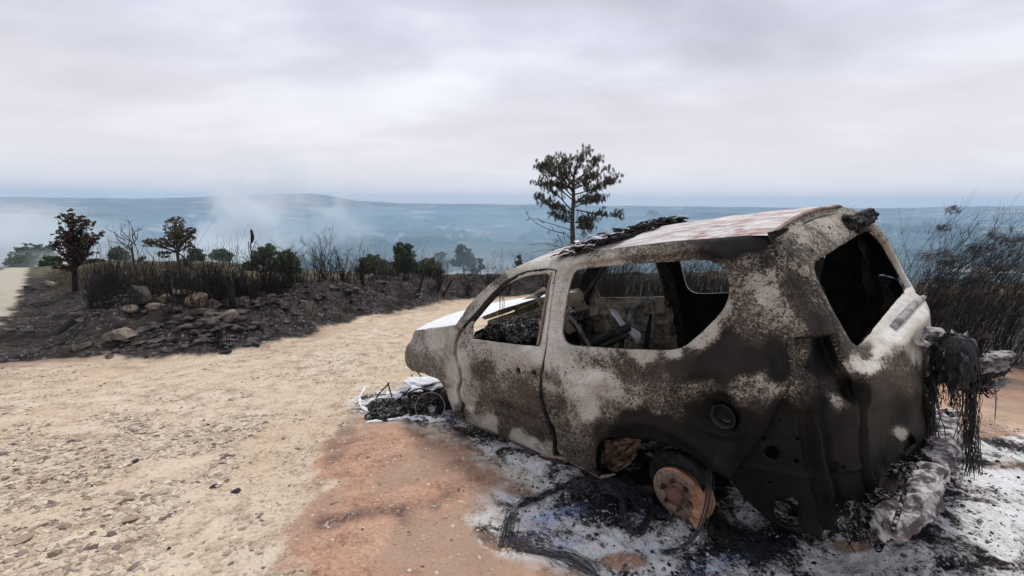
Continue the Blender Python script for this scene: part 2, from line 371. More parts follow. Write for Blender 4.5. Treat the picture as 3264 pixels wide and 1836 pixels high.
def height(x, y, detail=True):
    r = np.hypot(x, y)
    z = base_plane(x, np.minimum(y, 60))
    # bank with the rubble wall
    d = line_dist(x, y, FOOT)
    tr = poly_sd(x, y, TRACK)
    amp = smooth(-1.04, -0.84, x / np.maximum(y, 1.0)) * (1 - smooth(14, 24, x))
    wob = fbm(x * 0.8, y * 0.8, 3, 3)
    bank = (0.60 + 0.25 * wob) * smooth(0.0, 1.9, d + 0.5 * wob) * amp * (1 - smooth(2.5, 9, d) * smooth(-.75, -.35, x / np.maximum(y, 1)))
    z = z + bank * (1 - smooth(60, 90, r))
    z = z + 0.05 * smooth(0, .4, -np.abs(d - 0.1) + 0.3) * amp
    burn = smooth(-0.05, 0.4, d)
    # mound of red soil and small undulations
    rs = poly_sd(x, y, RED)
    z = z + 0.07 * smooth(-0.15, 0.55, rs)
    nearw = 1 - smooth(25, 60, r)
    z = z + nearw * 0.05 * fbm(x * 0.6, y * 0.6, 11, 3)
    if detail:
        z = z + nearw * (0.018 * fbm(x * 5, y * 5, 21, 4, 0.6) + burn * 0.16 * fbm(x * 2.3, y * 2.3, 31, 5, 0.62) * (1 - smooth(20, 40, r)))
        ash = smooth(-0.05, 0.3, poly_sd(x, y, ASH))
        z = z + ash * 0.045 * fbm(x * 7, y * 7, 41, 4, 0.65)
    # fall to the valley, then the ridges
    az = np.arctan2(x, y)
    r0 = np.interp(az, [-1.2, -0.75, -0.45, -0.2, 0.0, 0.5, 1.0, 1.6], [62, 60, 44, 27, 24, 30, 45, 60])
    z = z - 0.15 * np.maximum(r - r0, 0) * (1 - smooth(62, 1100, r)) - 118 * smooth(200, 1700, r)
    z = np.where(y < 0, z, z)
    far = smooth(1500, 3000, r)
    z = z + far * (60 * fbm(x / 1500, y / 1100, 51, 4) + 120 * np.abs(fbm(x / 2600, y / 900, 57, 4)) * smooth(2600, 3800, r))
    z = z + 48 * smooth(2600, 3500, r) * (1 - smooth(3500, 4600, r)) * smooth(-0.95, -0.1, -az + 0.1 * fbm(az * 6, az * 0, 5))
    rt = np.interp(az, RA, RT)
    ridge = EYE[2] + rt * 8200
    w = smooth(3900, 8200, r) ** 1.3
    z = z * (1 - w) + (ridge + (r - 8200) * 0.0 + 16 * fbm(x / 420, y / 420, 61, 4)) * w
    z = z - 60 * smooth(8300, 9100, r)
    return z
GSTEP, GX0, GY0, GNX, GNY = 0.05, -26.0, -2.0, 1040, 700
_gx, _gy = np.meshgrid(GX0 + GSTEP * np.arange(GNX), GY0 + GSTEP * np.arange(GNY), indexing='ij')
GH = None
def ground_z(x, y):
    global GH
    if GH is None: GH = height(_gx, _gy)
    fx, fy = (x - GX0) / GSTEP, (y - GY0) / GSTEP
    if 0 <= fx < GNX - 1 and 0 <= fy < GNY - 1:
        i, j = int(fx), int(fy); fx -= i; fy -= j
        return float((GH[i, j] * (1 - fx) + GH[i + 1, j] * fx) * (1 - fy) + (GH[i, j + 1] * (1 - fx) + GH[i + 1, j + 1] * fx) * fy)
    return float(height(np.array([x]), np.array([y]))[0])

def build_terrain():
    rs = [0.25]
    while rs[-1] < 14: rs.append(rs[-1] * 1.0085)
    while rs[-1] < 60: rs.append(rs[-1] * 1.013)
    while rs[-1] < 9100: rs.append(rs[-1] * 1.022)
    rs = np.array(rs)
    an = np.concatenate([np.radians(np.arange(-58, 58, 0.21)), np.radians(np.arange(58, 302, 4.0))])
    Rr, A = np.meshgrid(rs, an, indexing='ij')
    x, y = (Rr * np.sin(A)).ravel(), (Rr * np.cos(A)).ravel()
    z = height(x, y)
    n, k = len(rs), len(an)
    V = np.stack([x, y, z], 1)
    i, j = np.meshgrid(np.arange(n - 1), np.arange(k), indexing='ij')
    j2 = (j + 1) % k
    Fc = np.stack([i * k + j, (i + 1) * k + j, (i + 1) * k + j2, i * k + j2], -1).reshape(-1, 4)[:, ::-1]
    r = np.hypot(x, y)
    d = line_dist(x, y, FOOT)
    w1 = fbm(x * 1.3, y * 1.3, 71, 5, 0.6); w2 = fbm(x * 6, y * 6, 72, 4, 0.6)
    burnt = smooth(-0.06, 0.10, d + 0.22 * w1 + 0.08 * w2)
    tr = smooth(-0.15, 0.15, poly_sd(x, y, TRACK) + 0.3 * w1)
    burnt = burnt * (1 - tr) * (1 - smooth(26 , 34, r + 8 * w1 - 16 * smooth(-.8, -.95, x / np.maximum(y, 1))))
    # ground burnt by the vehicle and to its right, beyond the clearing
    right = smooth(0, 1.0, (x * 0.5 + y * 0.866 - 8.4 + w1 * 1.2)) * smooth(2.6, 3.6, x + .3 * w1)
    burnt = np.maximum(burnt, right * (1 - smooth(40, 55, r)))
    SM = [gpoly([(1020, 1672), (1150, 1655), (1290, 1652), (1292, 1710), (1268, 1700), (1262, 1680), (1140, 1685), (1040, 1688)]), gpoly([(1370, 1650), (1430, 1605), (1440, 1618), (1385, 1655)]), gpoly([(1040, 1420), (1110, 1330), (1150, 1330), (1130, 1420), (1090, 1470), (1040, 1500)])]  # two dark smears, then painted shade on the mound's left slope
    smear_slope_shade = np.max([smooth(-.05, .04, poly_sd(x, y, q) + .05 * w2 + .05 * w1) * (.9, .8, .55)[k] for k, q in enumerate(SM)], 0)
    rim = smooth(-0.9, -0.05, d + 0.5 * w1) * (1 - smooth(0, 0.3, d))      # reddish dark strip outside the burnt edge
    red = np.maximum(smooth(-0.04, 0.16, poly_sd(x, y, RED) + 0.42 * w1 + .22 * w2), smooth(-0.3, 0.5, poly_sd(x, y, RED2) + 0.5 * w1))
    red = np.maximum(red, smooth(3.6, 4.6, x + w1) * smooth(4, 5, y))
    uu, vv2 = (M.T @ np.stack([x, y, z - EYE[2]]))[0:2] / np.maximum((M.T @ np.stack([x, y, z - EYE[2]]))[2], .1) * F + np.array([[1632.], [918.]])
    bias = np.zeros_like(x); bl = np.zeros_like(x); rs_ = np.zeros_like(x)
    for (u, v, a, b, w_) in ((2150, 1520, 170, 60, -.14), (1720, 1640, 90, 50, .10), (1850, 1750, 160, 60, .06), (2050, 1740, 130, 60, .05), (1600, 1500, 120, 50, .06), (1900, 1600, 130, 45, -.09), (2060, 1600, 90, 60, -.06), (2350, 1740, 190, 60, -.08), (2080, 1560, 120, 30, -.08), (1500, 1400, 110, 40, -.05), (2900, 1640, 120, 80, -.07), (3000, 1450, 90, 110, -.09), (3150, 1600, 110, 130, .03), (3230, 1650, 60, 130, .07), (2700, 1790, 190, 50, .05), (2250, 1560, 90, 50, -.08), (2500, 1700, 120, 40, -.06), (1300, 1310, 100, 30, -.06), (3180, 1420, 90, 30, -.04)):  # the spot by the rear hub paints under-car darkness into the ash
        bias += w_ * np.exp(-((uu - u) / a) ** 2 - ((vv2 - v) / b) ** 2)
    for (u, v, a, b, w_) in ((1760, 1645, 85, 22, 1.0), (1700, 1700, 60, 12, .6), (1800, 1735, 50, 20, .5), (2060, 1640, 40, 30, .5), (2320, 1790, 120, 25, .6), (2060, 1760, 60, 12, .5)): bl += w_ * np.exp(-((uu - u) / a) ** 2 - ((vv2 - v + (uu - u) * .25) / b) ** 2)
    for (u, v, a, b, w_) in ((1990, 1790, 70, 28, 1.0), (1650, 1560, 60, 25, .7), (2720, 1740, 90, 26, 1.0), (3120, 1360, 160, 40, 1.0), (3200, 1480, 90, 30, .5), (2060, 1560, 60, 20, .4)): rs_ += w_ * np.exp(-((uu - u) / a) ** 2 - ((vv2 - v) / b) ** 2)
    a4 = np.stack([np.clip(bias + .5, 0, 1), np.clip(bl, 0, 1), np.clip(rs_ + .25 * w1, 0, 1)], 1) * (y > .3)[:, None] + np.array([.5, 0, 0]) * (y <= .3)[:, None]
    ash = smooth(-0.10, 0.16, poly_sd(x, y, ASH) + 0.30 * w1 + 0.12 * w2)
    grass = smooth(20, 27, r + 6 * w1 - 16 * smooth(-.8, -.95, x / np.maximum(y, 1))) * (1 - smooth(300, 900, r))
    far = smooth(60, 220, r)
    a1 = np.stack([burnt, red, ash], 1)
    a2 = np.stack([far, tr, grass], 1)
    a3 = np.stack([np.maximum(rim * smooth(-9, 5, x + 6 * w1), smooth(-1.3, -.1, d + .9 * fbm(x * .8, y * 4, 77, 4)) * (1 - smooth(0, .3, d)) * smooth(-5.2, -6.8, x)), smooth(-0.45, 0.25, w1), smear_slope_shade], 1)
    m = NT('dirt_and_burnt_ground')
    A1 = m.attr('ma'); A2 = m.attr('mb'); A3 = m.attr('mc'); A4 = m.attr('md')
    v = m.tc.outputs['Object']
    nL = m.noise(0.9, 5, 0.6, 0.4); nM = m.noise(5, 6, 0.62, 0.3); nF = m.noise(34, 5, 0.65, 0.2); nX = m.noise(120, 3, 0.6)
    dirt = m.cramp(m.math('ADD', m.math('MULTIPLY', nM, 0.6), m.math('MULTIPLY', nF, 0.4)), [(0.36, (0.22, 0.15, 0.105)), (0.44, (0.42, 0.33, 0.245)), (0.52, (0.57, 0.475, 0.365)), (0.64, (0.64, 0.555, 0.45))])
    dirt = m.mix(m.ramp(nL, 0.42, 0.64, 0, 0.55), dirt, (0.52, 0.39, 0.265))
    peb = m.voro(48, 'F1', out='Color'); ps = m.t.nodes.new('ShaderNodeSeparateColor'); m.t.links.new(peb, ps.inputs[0])
    dirt = m.mix(m.ramp(ps.outputs[0], 0.80, 0.97, 0, 0.55), dirt, (0.62, 0.55, 0.46))
    dirt = m.mix(m.ramp(ps.outputs[1], 0.88, 0.97, 0, 0.5), dirt, (0.20, 0.14, 0.11))
    redc = m.cramp(m.math('ADD', m.math('MULTIPLY', nM, 0.5), m.math('MULTIPLY', nF, 0.5)), [(0.36, (0.20, 0.115, 0.092)), (0.45, (0.37, 0.215, 0.15)), (0.56, (0.48, 0.30, 0.21)), (0.68, (0.54, 0.39, 0.285))])
    redc = m.mix(m.ramp(nL, 0.45, 0.60, 0, 0.8), redc, (0.37, 0.265, 0.20))
    c = m.mix(A1[1], dirt, redc)
    c = m.mix(m.math('MULTIPLY', A3[2], m.ramp(nF, 0.32, 0.6)), c, (0.085, 0.06, 0.055))
    c = m.mix(m.math('MULTIPLY', A3[0], 0.75), c, m.mix(nM, (0.09, 0.055, 0.05), (0.30, 0.19, 0.14)))
    # burnt ground: char with grey ash flecks and brown earth
    nB = m.noise(2.2, 6, 0.68, 0.6); nB2 = m.noise(15, 5, 0.7, 0.8)
    bc = m.mix(m.ramp(nB, 0.36, 0.66), (0.010, 0.009, 0.010), (0.052, 0.043, 0.038))
    bc = m.mix(m.math('MULTIPLY', m.ramp(nB2, 0.54, 0.66), m.ramp(nL, 0.40, 0.60)), bc, (0.24, 0.23, 0.225))
    bc = m.mix(m.ramp(nB2, 0.30, 0.42, 0.8, 0.0), bc, (0.006, 0.006, 0.007))
    c = m.mix(A1[0], c, bc)
    # ash and debris carpet round the vehicle
    nA = m.noise(3.0, 5, 0.65, 0.9, m.vec((1, 1, 1), (2.3, 5.1, 0))); nA2 = m.noise(26, 5, 0.72, 1.0); nA3 = m.noise(70, 3, 0.7, 0.5)
    mixv = m.math('ADD', m.math('MULTIPLY', nA, 0.55), m.math('ADD', m.math('MULTIPLY', nA2, 0.30), m.math('ADD', m.math('MULTIPLY', nA3, 0.15), m.math('SUBTRACT', A4[0], 0.5))))
    ac = m.cramp(mixv, [(0.42, (0.010, 0.010, 0.013)), (0.465, (0.045, 0.04, 0.04)), (0.485, (0.20, 0.18, 0.165)), (0.515, (0.56, 0.56, 0.55)), (0.57, (0.77, 0.77, 0.77))])
    blue = m.noise(1.7, 3, 0.5, 0.5, m.vec((1, 1, 1), (7.7, 1.2, 0)))
    ac = m.mix(m.math('MULTIPLY', m.ramp(blue, 0.60, 0.70, 0, 0.5), m.ramp(mixv, 0.44, 0.50)), ac, (0.17, 0.24, 0.44))
    ac = m.mix(m.math('MULTIPLY', A4[1], m.ramp(nA2, 0.38, 0.56)), ac, m.mix(m.ramp(nA2, 0.40, 0.6), (0.03, 0.07, 0.25), (0.42, 0.55, 0.82)))
    ac = m.mix(m.math('MULTIPLY', m.ramp(A4[2], 0.25, 0.6), m.ramp(nA2, 0.34, 0.48)), ac, redc)
    c = m.mix(A1[2], c, ac)
    # dry grass beyond the burnt verge
    gc = m.mix(m.ramp(m.noise(1.2, 6, 0.7), 0.35, 0.65), (0.04, 0.037, 0.026), (0.15, 0.13, 0.085))
    c = m.mix(A2[2], c, gc)
    c = m.mix(A2[1], c, m.mix(nM, (0.33, 0.31, 0.25), (0.48, 0.45, 0.37)))      # pale track on the left
    # valley: dark woods, pale stubble fields
    nf = m.noise(0.0022, 7, 0.62, 0.3, m.vec((1, 2.6, 1))); nf2 = m.noise(0.02, 4, 0.7)
    fc = m.mix(nf2, (0.018, 0.028, 0.016), (0.05, 0.062, 0.035))
    fc = m.mix(m.ramp(nf, 0.56, 0.585), fc, m.mix(m.ramp(nf2, 0.4, 0.6), (0.48, 0.40, 0.29), (0.32, 0.29, 0.21)))
    fc = m.mix(m.ramp(m.noise(0.0075, 5, 0.6, 0.3, m.vec((1, 2.4, 1), (900, 0, 0))), 0.56, 0.62, 0, 0.6), fc, (0.09, 0.11, 0.075))
    fc = m.mix(m.ramp(m.voro(0.011, 'F1', m.vec((1, 2.2, 1))), 0.13, 0.09, 0, 0.6), fc, (0.55, 0.50, 0.44))
    c = m.mix(A2[0], c, fc)
    m.color(c); m.rough(0.96); m.spec(0.12)
    h = m.math('ADD', m.math('MULTIPLY', nF, 0.7), m.math('ADD', m.math('MULTIPLY', nX, 0.3), m.math('MULTIPLY', m.voro(48), -0.5)))
    h = m.math('ADD', h, m.math('MULTIPLY', m.math('MULTIPLY', nA2, A1[2]), 1.5))
    m.bump(h, 0.75, 0.02)
    o = mesh_obj('ground', V, Fc, m.m, None, True, {'ma': a1, 'mb': a2, 'mc': a3, 'md': a4})
    tag(o, kind='structure')
    return z.min() - 1.0, z.max() + 6.0
HAZE_LO, HAZE_HI = build_terrain()

# ------------------------------------------------------------------ haze
def volume_mat(name, color, density, aniso=0.2):
    m = bpy.data.materials.new(name); m.use_nodes = True; t = m.node_tree
    for n in list(t.nodes): t.nodes.remove(n)
    o = t.nodes.new('ShaderNodeOutputMaterial'); v = t.nodes.new('ShaderNodeVolumePrincipled')
    v.inputs['Color'].default_value = color + (1,); v.inputs['Density'].default_value = density
    v.inputs['Anisotropy'].default_value = aniso
    t.links.new(v.outputs[0], o.inputs['Volume']); return m, t, v
hm, _, _ = volume_mat('haze_air', (0.53, 0.75, 1.0), 1.7e-4, 0.0)
hb = MB(); hb.box((0, 0, 0), (1, 1, 1))
haze = hb.build('haze', hm); haze.location = (0, 0, 0.5 * (HAZE_LO + HAZE_HI)); haze.scale = (18600, 18600, HAZE_HI - HAZE_LO)
tag(haze, kind='stuff')

# ================================================================== the burnt vehicle
RC = np.array([[-0.637588, -0.74653, -0.190197], [0.745919, -0.659951, 0.089826], [-0.192579, -0.0846, 0.977628]])
TC = np.array([1.575462, 3.050753, -0.272043])
CE = RC.T @ (EYE - TC)                       # the eye seen from the car's own frame (x forward, y left, z up)
def cray(u, v): return ray(u, v) @ RC
def cproj(P):
    c = (np.asarray(P, float) @ RC.T + TC - EYE) @ M
    return 1632 + F * c[..., 0] / c[..., 2], 918 + F * c[..., 1] / c[..., 2]
_wz = [.20, .30, .38, .42, .50, .60, .72, .85, .97, 1.04, 1.09, 1.15, 1.22, 1.30, 1.45, 1.55, 1.62, 1.67, 1.72, 1.80]
_ww = [.83, .85, .862, .868, .885, .902, .915, .922, .918, .908, .893, .868, .846, .820, .765, .724, .690, .660, .618, .50]
_lz = [.2, .5, .8, 1.00, 1.06, 1.11, 1.15, 1.30, 1.56, 1.70, 1.80]
_ll = [.52, .53, .555, .560, .545, .505, .50, .465, .395, .315, .24]
def W(z, x=None):
    w = np.interp(z, _wz, _ww)
    if x is not None:
        w = w * (1 - 0.10 * np.clip((x - 1.9) / 1.1, 0, 2) ** 2)
        # flared arches
        for ax_ in (0.0, 2.46):
            dd = np.hypot(x - ax_, z - 0.36); w = w + 0.022 * smooth(0.62, 0.46, dd) * smooth(.2, .5, z)
    return w
def Lr(z): return np.interp(z, _lz, _ll)
def RS(z): return 1 + np.interp(z, [.3, .9, 1.15, 1.5, 1.66, 1.76], [.02, .04, .09, .10, .06, .04])      # the far side bulged out in the fire
def Fbody(P):
    x, y, z = P[..., 0], P[..., 1], P[..., 2]
    q = np.maximum(0, -x - 0.5) / Lr(z); p = np.where(y < 0, 10.0, 4.5); y = np.where(y < 0, y / RS(z), y)
    return ((np.abs(y) / W(z, x)) ** p + q ** p) ** (1 / p) - 1
def unproj(u, v, off=0.0):
    d = cray(u, v); d = d / np.linalg.norm(d, axis=-1, keepdims=True)
    ts = np.linspace(1.3, 6.5, 521); P = CE + d[..., None, :] * ts[:, None]
    f = Fbody(P) - off; neg = f < 0
    hit = neg.any(-1); i = np.where(hit, neg.argmax(-1), f.argmin(-1)); i = np.maximum(i, 1)
    a, b = ts[i - 1], ts[i]
    for _ in range(18):
        c = (a + b) / 2; fn = Fbody(CE + d * c[..., None]) - off
        inside = fn < 0; b = np.where(inside, c, b); a = np.where(inside, a, c)
    t = np.where(hit, (a + b) / 2, ts[i])
    return CE + d * t[..., None]
def Ysurf(x, z):
    q = np.clip(np.maximum(0, -x - 0.5) / Lr(z), 0, 0.9999) ** 4.5
    return W(z, x) * (1 - q) ** (1 / 4.5)
def Xsurf(y, z):
    p = np.where(y < 0, 10.0, 4.5); y = np.where(y < 0, y / RS(z), y)
    q = np.clip(np.abs(y) / W(z, -0.9), 0, 0.9999) ** p
    return -0.5 - Lr(z) * (1 - q) ** (1 / p)
def corner_pt(s, z):
    """point on the body whose x + y = s (walks round the rear left corner)"""
    a = np.full(np.shape(s), -1.2); b = np.full(np.shape(s), 3.2)      # x range; inside for small |.|
    lo = s / 2 + 0.0; hi = lo - 2.0                                       # move outward along (-1, +1)
    lo = np.maximum(lo - 0.35, -0.45) * 0 + np.minimum(lo, 0.3)
    for _ in range(40):
        c = (lo + hi) / 2; f = Fbody(np.stack([c, s - c, z], -1)); ins = f < 0
        lo = np.where(ins, c, lo); hi = np.where(ins, hi, c)
    x = (lo + hi) / 2; return np.stack([x, s - x, z], -1)
MODES = {
    'side': (lambda P: P[:, [0, 2]], lambda q: np.stack([q[:, 0], Ysurf(q[:, 0], q[:, 1]), q[:, 1]], -1)),
    'tail': (lambda P: P[:, [1, 2]], lambda q: np.stack([Xsurf(q[:, 0], q[:, 1]), q[:, 0], q[:, 1]], -1)),
    'corner': (lambda P: np.stack([P[:, 0] + P[:, 1], P[:, 2]], -1), lambda q: corner_pt(q[:, 0], q[:, 1])),
}
def chaikin(P, n=1, closed=True):
    P = np.asarray(P, float)
    for _ in range(n):
        Q = np.roll(P, -1, 0) if closed else P[1:]
        A = P if closed else P[:-1]
        N = np.stack([0.75 * A + 0.25 * Q, 0.25 * A + 0.75 * Q], 1).reshape(-1, 2)
        P = N if closed else np.concatenate([P[:1], N, P[-1:]])
    return P
def densify(P, step):
    out_ = []
    for a, b in zip(P, np.roll(P, -1, 0)):
        n = max(1, int(np.hypot(*(b - a)) / step)); 
        for i in range(n): out_.append(a + (b - a) * i / n)
    return np.array(out_)
def inside(P, pts):
    return poly_sd(pts[:, 0], pts[:, 1], P) > 0
def patch(outer, holes, step):
    """2-D triangulated patch; polygons already in parameter space"""
    loops = [densify(outer, step)] + [densify(h, step) for h in holes]
    loops[0] = loops[0]
    mn, mx = loops[0].min(0), loops[0].max(0)
    gx, gy = np.meshgrid(np.arange(mn[0], mx[0], step), np.arange(mn[1], mx[1], step))
    g = np.stack([gx.ravel(), gy.ravel()], 1) + rng.uniform(-.2, .2, (gx.size, 2)) * step
    ok = poly_sd(g[:, 0], g[:, 1], loops[0]) > step * .45
    for h in loops[1:]: ok &= poly_sd(g[:, 0], g[:, 1], h) < -step * .45
    g = g[ok]
    V, E = [], []
    for lp in loops:
        b = len(V); V += lp.tolist(); E += [(b + i, b + (i + 1) % len(lp)) for i in range(len(lp))]
    V += g.tolist()
    r = delaunay_2d_cdt([Vector(v) for v in V], E, [], 0, 1e-7)
    vv = np.array([v[:] for v in r[0]]); ff = np.array([f for f in r[2] if len(f) == 3])
    cen = vv[ff].mean(1)
    ok = poly_sd(cen[:, 0], cen[:, 1], loops[0]) > 0
    for h in loops[1:]: ok &= poly_sd(cen[:, 0], cen[:, 1], h) < 0
    ff = ff[ok]
    # consistent orientation
    a, b, c = vv[ff[:, 0]], vv[ff[:, 1]], vv[ff[:, 2]]
    cr_ = (b[:, 0] - a[:, 0]) * (c[:, 1] - a[:, 1]) - (b[:, 1] - a[:, 1]) * (c[:, 0] - a[:, 0])
    ff[cr_ < 0] = ff[cr_ < 0][:, ::-1]
    return vv, ff
def boundary_edges(ff):
    from collections import Counter
    e = np.concatenate([ff[:, [0, 1]], ff[:, [1, 2]], ff[:, [2, 0]]]); c = Counter(tuple(sorted(x)) for x in e.tolist())
    return [tuple(x) for x in e.tolist() if c[tuple(sorted(x))] == 1]
# paint samples: (u, v, ash, smooth, brown); ash also paints highlights on tailgate ledge, window lips
PAINT = np.array([
 (2200,768,.22,.1,.2),(2280,795,.2,.1,.2),(2400,790,.10,.1,.1),(2440,770,.12,.1,.1),(2320,800,.14,.1,.2),(2250,805,.25,.1,.3),(2250,1160,.08,.2,.3),(2350,1150,.07,.2,.3),(2450,1130,.10,.2,.3),(2480,1200,.12,.2,.3),(2150,1165,.18,.2,.6),(2300,1180,.08,.2,.3),(2400,1165,.06,.2,.2),(2190,1170,.10,.2,.4),(1960,1405,.06,.2,.2),(2050,1385,.05,.2,.1),(2120,1380,.05,.2,.1),(2000,1340,.25,.0,.2),
 (1330,1100,.62,.2,.3),(1330,1180,.45,.1,.5),(1310,1140,.5,.3,.3),(1400,1090,.78,.5,.2),(1430,1050,.8,.5,.2),(1400,1180,.55,.2,.5),(1400,1250,.45,.2,.4),(1450,1180,.85,.8,.1),(1456,1260,.8,.8,.1),(1480,1310,.5,.9,.3),(1430,1120,.7,.2,.6),
 (1520,1120,.68,.1,.6),(1600,1110,.85,.3,.3),(1700,1130,.92,.3,.1),(1545,1180,.33,.3,.9),(1600,1160,.72,.1,.3),(1650,1150,.78,.1,.2),(1560,1240,.45,.1,.5),(1620,1200,.52,.0,.3),(1700,1215,.5,.3,.5),(1500,1240,.62,.2,.3),(1650,1230,.42,.2,.8),(1700,1270,.33,.3,1),(1530,1300,.45,.1,.5),(1600,1300,.28,.2,.8),(1680,1330,.26,.2,.9),(1720,1380,.25,.2,.8),(1620,1350,.35,.2,.8),(1500,1290,.78,.9,.0),(1560,1340,.8,1,.0),(1575,1375,.72,1,.0),(1520,1345,.74,1,.0),(1640,1385,.72,1,.1),(1700,1410,.7,1,.1),(1740,1430,.66,1,.2),(1600,1380,.35,.3,.8),
 (1760,950,.86,.3,.1),(1790,1000,.9,.3,.1),(1755,1060,.9,.3,.1),(1760,1150,.75,.6,.1),(1755,1220,.62,.7,.1),(1775,1300,.4,.2,.3),(1800,1370,.42,.0,.3),(1840,1440,.38,.0,.3),
 (1815,1180,.92,.1,.1),(1850,1150,.62,.7,.7),(1900,1150,.6,.7,.9),(1900,1200,.95,.2,0),(1850,1240,.97,.2,0),(1950,1240,.85,.1,.1),(2000,1175,.4,.2,.8),(2100,1195,.38,.2,.7),(2180,1190,.32,.2,.6),(1870,1310,.88,.1,.2),(1830,1330,.68,.1,.2),(1950,1310,.55,.0,.3),(2020,1270,.68,.0,.1),(2100,1260,.50,.0,.2),(2100,1300,.42,.0,.3),(1860,1380,.5,.0,.2),(1920,1380,.25,.1,.2),(1990,1350,.22,.1,.2),(2050,1330,.2,.1,.1),(2100,1350,.14,.2,.1),(2200,1380,.03,.5,0),(2150,1390,.06,.4,0),(2000,1385,.08,.4,0),(2220,1440,.02,.6,0),(2300,1460,.02,.6,0),
 (2200,1250,.50,.0,.3),(2260,1225,.45,.1,.3),(2250,1190,.16,.2,.3),(2330,1190,.12,.2,.3),(2350,1220,.62,.1,.1),(2420,1210,.7,.4,.1),(2440,1255,.62,.5,.0),(2395,1235,.55,.0,.1),(2480,1290,.2,.2,.1),(2370,1260,.62,.1,.2),(2470,1230,.7,.5,.1),(2400,1290,.35,.1,.4),(2380,1330,.08,.4,0),(2200,1310,.2,.2,.1),(2170,1315,.35,.0,.2),(2290,1290,.08,.5,0),(2300,1320,.04,.6,0),(2290,1380,.05,.5,0),(2400,1400,.02,.6,0),(2480,1170,.2,.2,.3),(2400,1140,.14,.2,.2),(2300,1120,.14,.2,.2),(2200,1140,.3,.1,.5),(2330,1080,.14,.1,.4),(2420,1090,.34,.0,.5),(2360,1050,.45,.0,.4),
 (1850,1100,.72,.4,.3),(1900,1112,.78,.5,.3),(2050,1122,.86,.6,.2),(2150,1130,.88,.6,.1),(2220,1090,.84,.5,.1),(2260,1050,.84,.5,.1),(2310,980,.8,.5,.2),(2330,900,.6,.2,.4),(2300,850,.45,.1,.5),
 (2400,900,.74,.3,.1),(2440,940,.86,.3,.1),(2460,880,.7,.4,.1),(2500,1000,.68,.1,.4),(2440,1010,.58,.0,.6),(2350,1000,.5,.0,.5),(2360,940,.55,.1,.5),(2540,1040,.5,.1,.5),(2400,820,.5,.1,.3),(2440,830,.35,.1,.2),(2350,785,.12,.2,.1),(2420,775,.12,.2,.1),(2380,840,.5,.0,.3),(2460,790,.55,.3,.2),(2480,850,.62,.7,.1),(2500,800,.6,.5,.2),(2540,900,.45,.8,.3),(2560,960,.42,.6,.4),(2590,1020,.35,.5,.4),(2620,1040,.3,.4,.3),
 (2280,775,.2,.1,.2),(2200,780,.42,.0,.4),(2120,790,.5,.0,.5),(2000,800,.62,.1,.4),(1900,812,.76,.2,.2),(1800,835,.9,.4,0),(1720,845,.9,.3,0),(1640,880,.82,.3,.1),(1560,940,.74,.2,.2),(1500,1000,.64,.2,.3),(1470,1040,.55,.2,.5),(2100,830,.55,.1,.5),(1950,850,.8,.2,.2),(2200,825,.5,.2,.5),(1600,895,.45,.2,.4),
 (2480,1350,.04,.5,0),(2560,1130,.5,.2,.3),(2545,1200,.55,.6,.1),(2535,1230,.6,.3,.3),(2560,1260,.3,.3,.5),(2600,1150,.05,.4,0),(2620,1300,.02,.6,0),(2600,1450,.015,.6,0),(2500,1600,.015,.6,0),(2700,1250,.14,.6,0),(2700,1350,.02,.6,0),(2700,1550,.02,.6,0),(2640,1680,.05,.3,.2),(2740,1500,.02,.6,0),(2670,1275,.7,.8,.3),(2610,1565,.06,.5,.2),(2400,1500,.01,.6,0),(2620,1120,.06,.4,0),
 (2500,775,.6,.3,.2),(2560,760,.68,.4,.1),(2650,700,.72,.6,.1),(2700,690,.66,.3,.2),(2550,810,.5,.2,.2),(2600,800,.62,.2,.2),(2680,760,.66,.3,.1),(2520,800,.42,.2,.6),(2580,880,.62,.3,.1),(2600,940,.5,.4,.3),(2650,1030,.42,.3,.3),(2690,1100,.38,.3,.2),(2700,1050,.55,.5,.3),(2650,960,.6,.5,.2),(2740,1150,.85,.6,0),(2760,1130,.4,.1,.2),
 (2800,1120,.98,.8,0),(2850,1060,1,.8,0),(2900,1000,1,.8,0),(2930,950,.98,.8,0),(2960,930,.95,.8,0),(2780,1165,.95,.5,0),(2820,1150,.62,.1,.3),(2800,1210,.34,.1,.5),(2870,1150,.5,.4,.5),(2890,1220,.45,.3,.6),(2910,1120,.72,.7,.2),(2940,1000,.95,.8,0),(2980,1050,.85,.7,0),(2850,1260,.25,.5,.4),(2800,1320,.10,.7,.1),(2850,1400,.03,.7,0),(2820,1500,.03,.7,0),(2880,1320,.08,.7,0),(2862,1385,.95,.5,0),(2820,1345,.05,.6,0),(2915,1445,.04,.7,0),(2905,1320,.12,.6,0),(2825,1425,.03,.7,0),(2800,1380,.03,.7,0),(2940,1380,.1,.6,0),(2760,1250,.12,.6,0),(2900,1480,.06,.6,0),(2800,1600,.03,.7,0),
 (2780,700,.6,.4,.2),(2860,790,.92,.7,0),(2900,860,.95,.8,0),(2935,905,.95,.8,0),(2830,740,.7,.5,.1),
], float)
DAMP = None
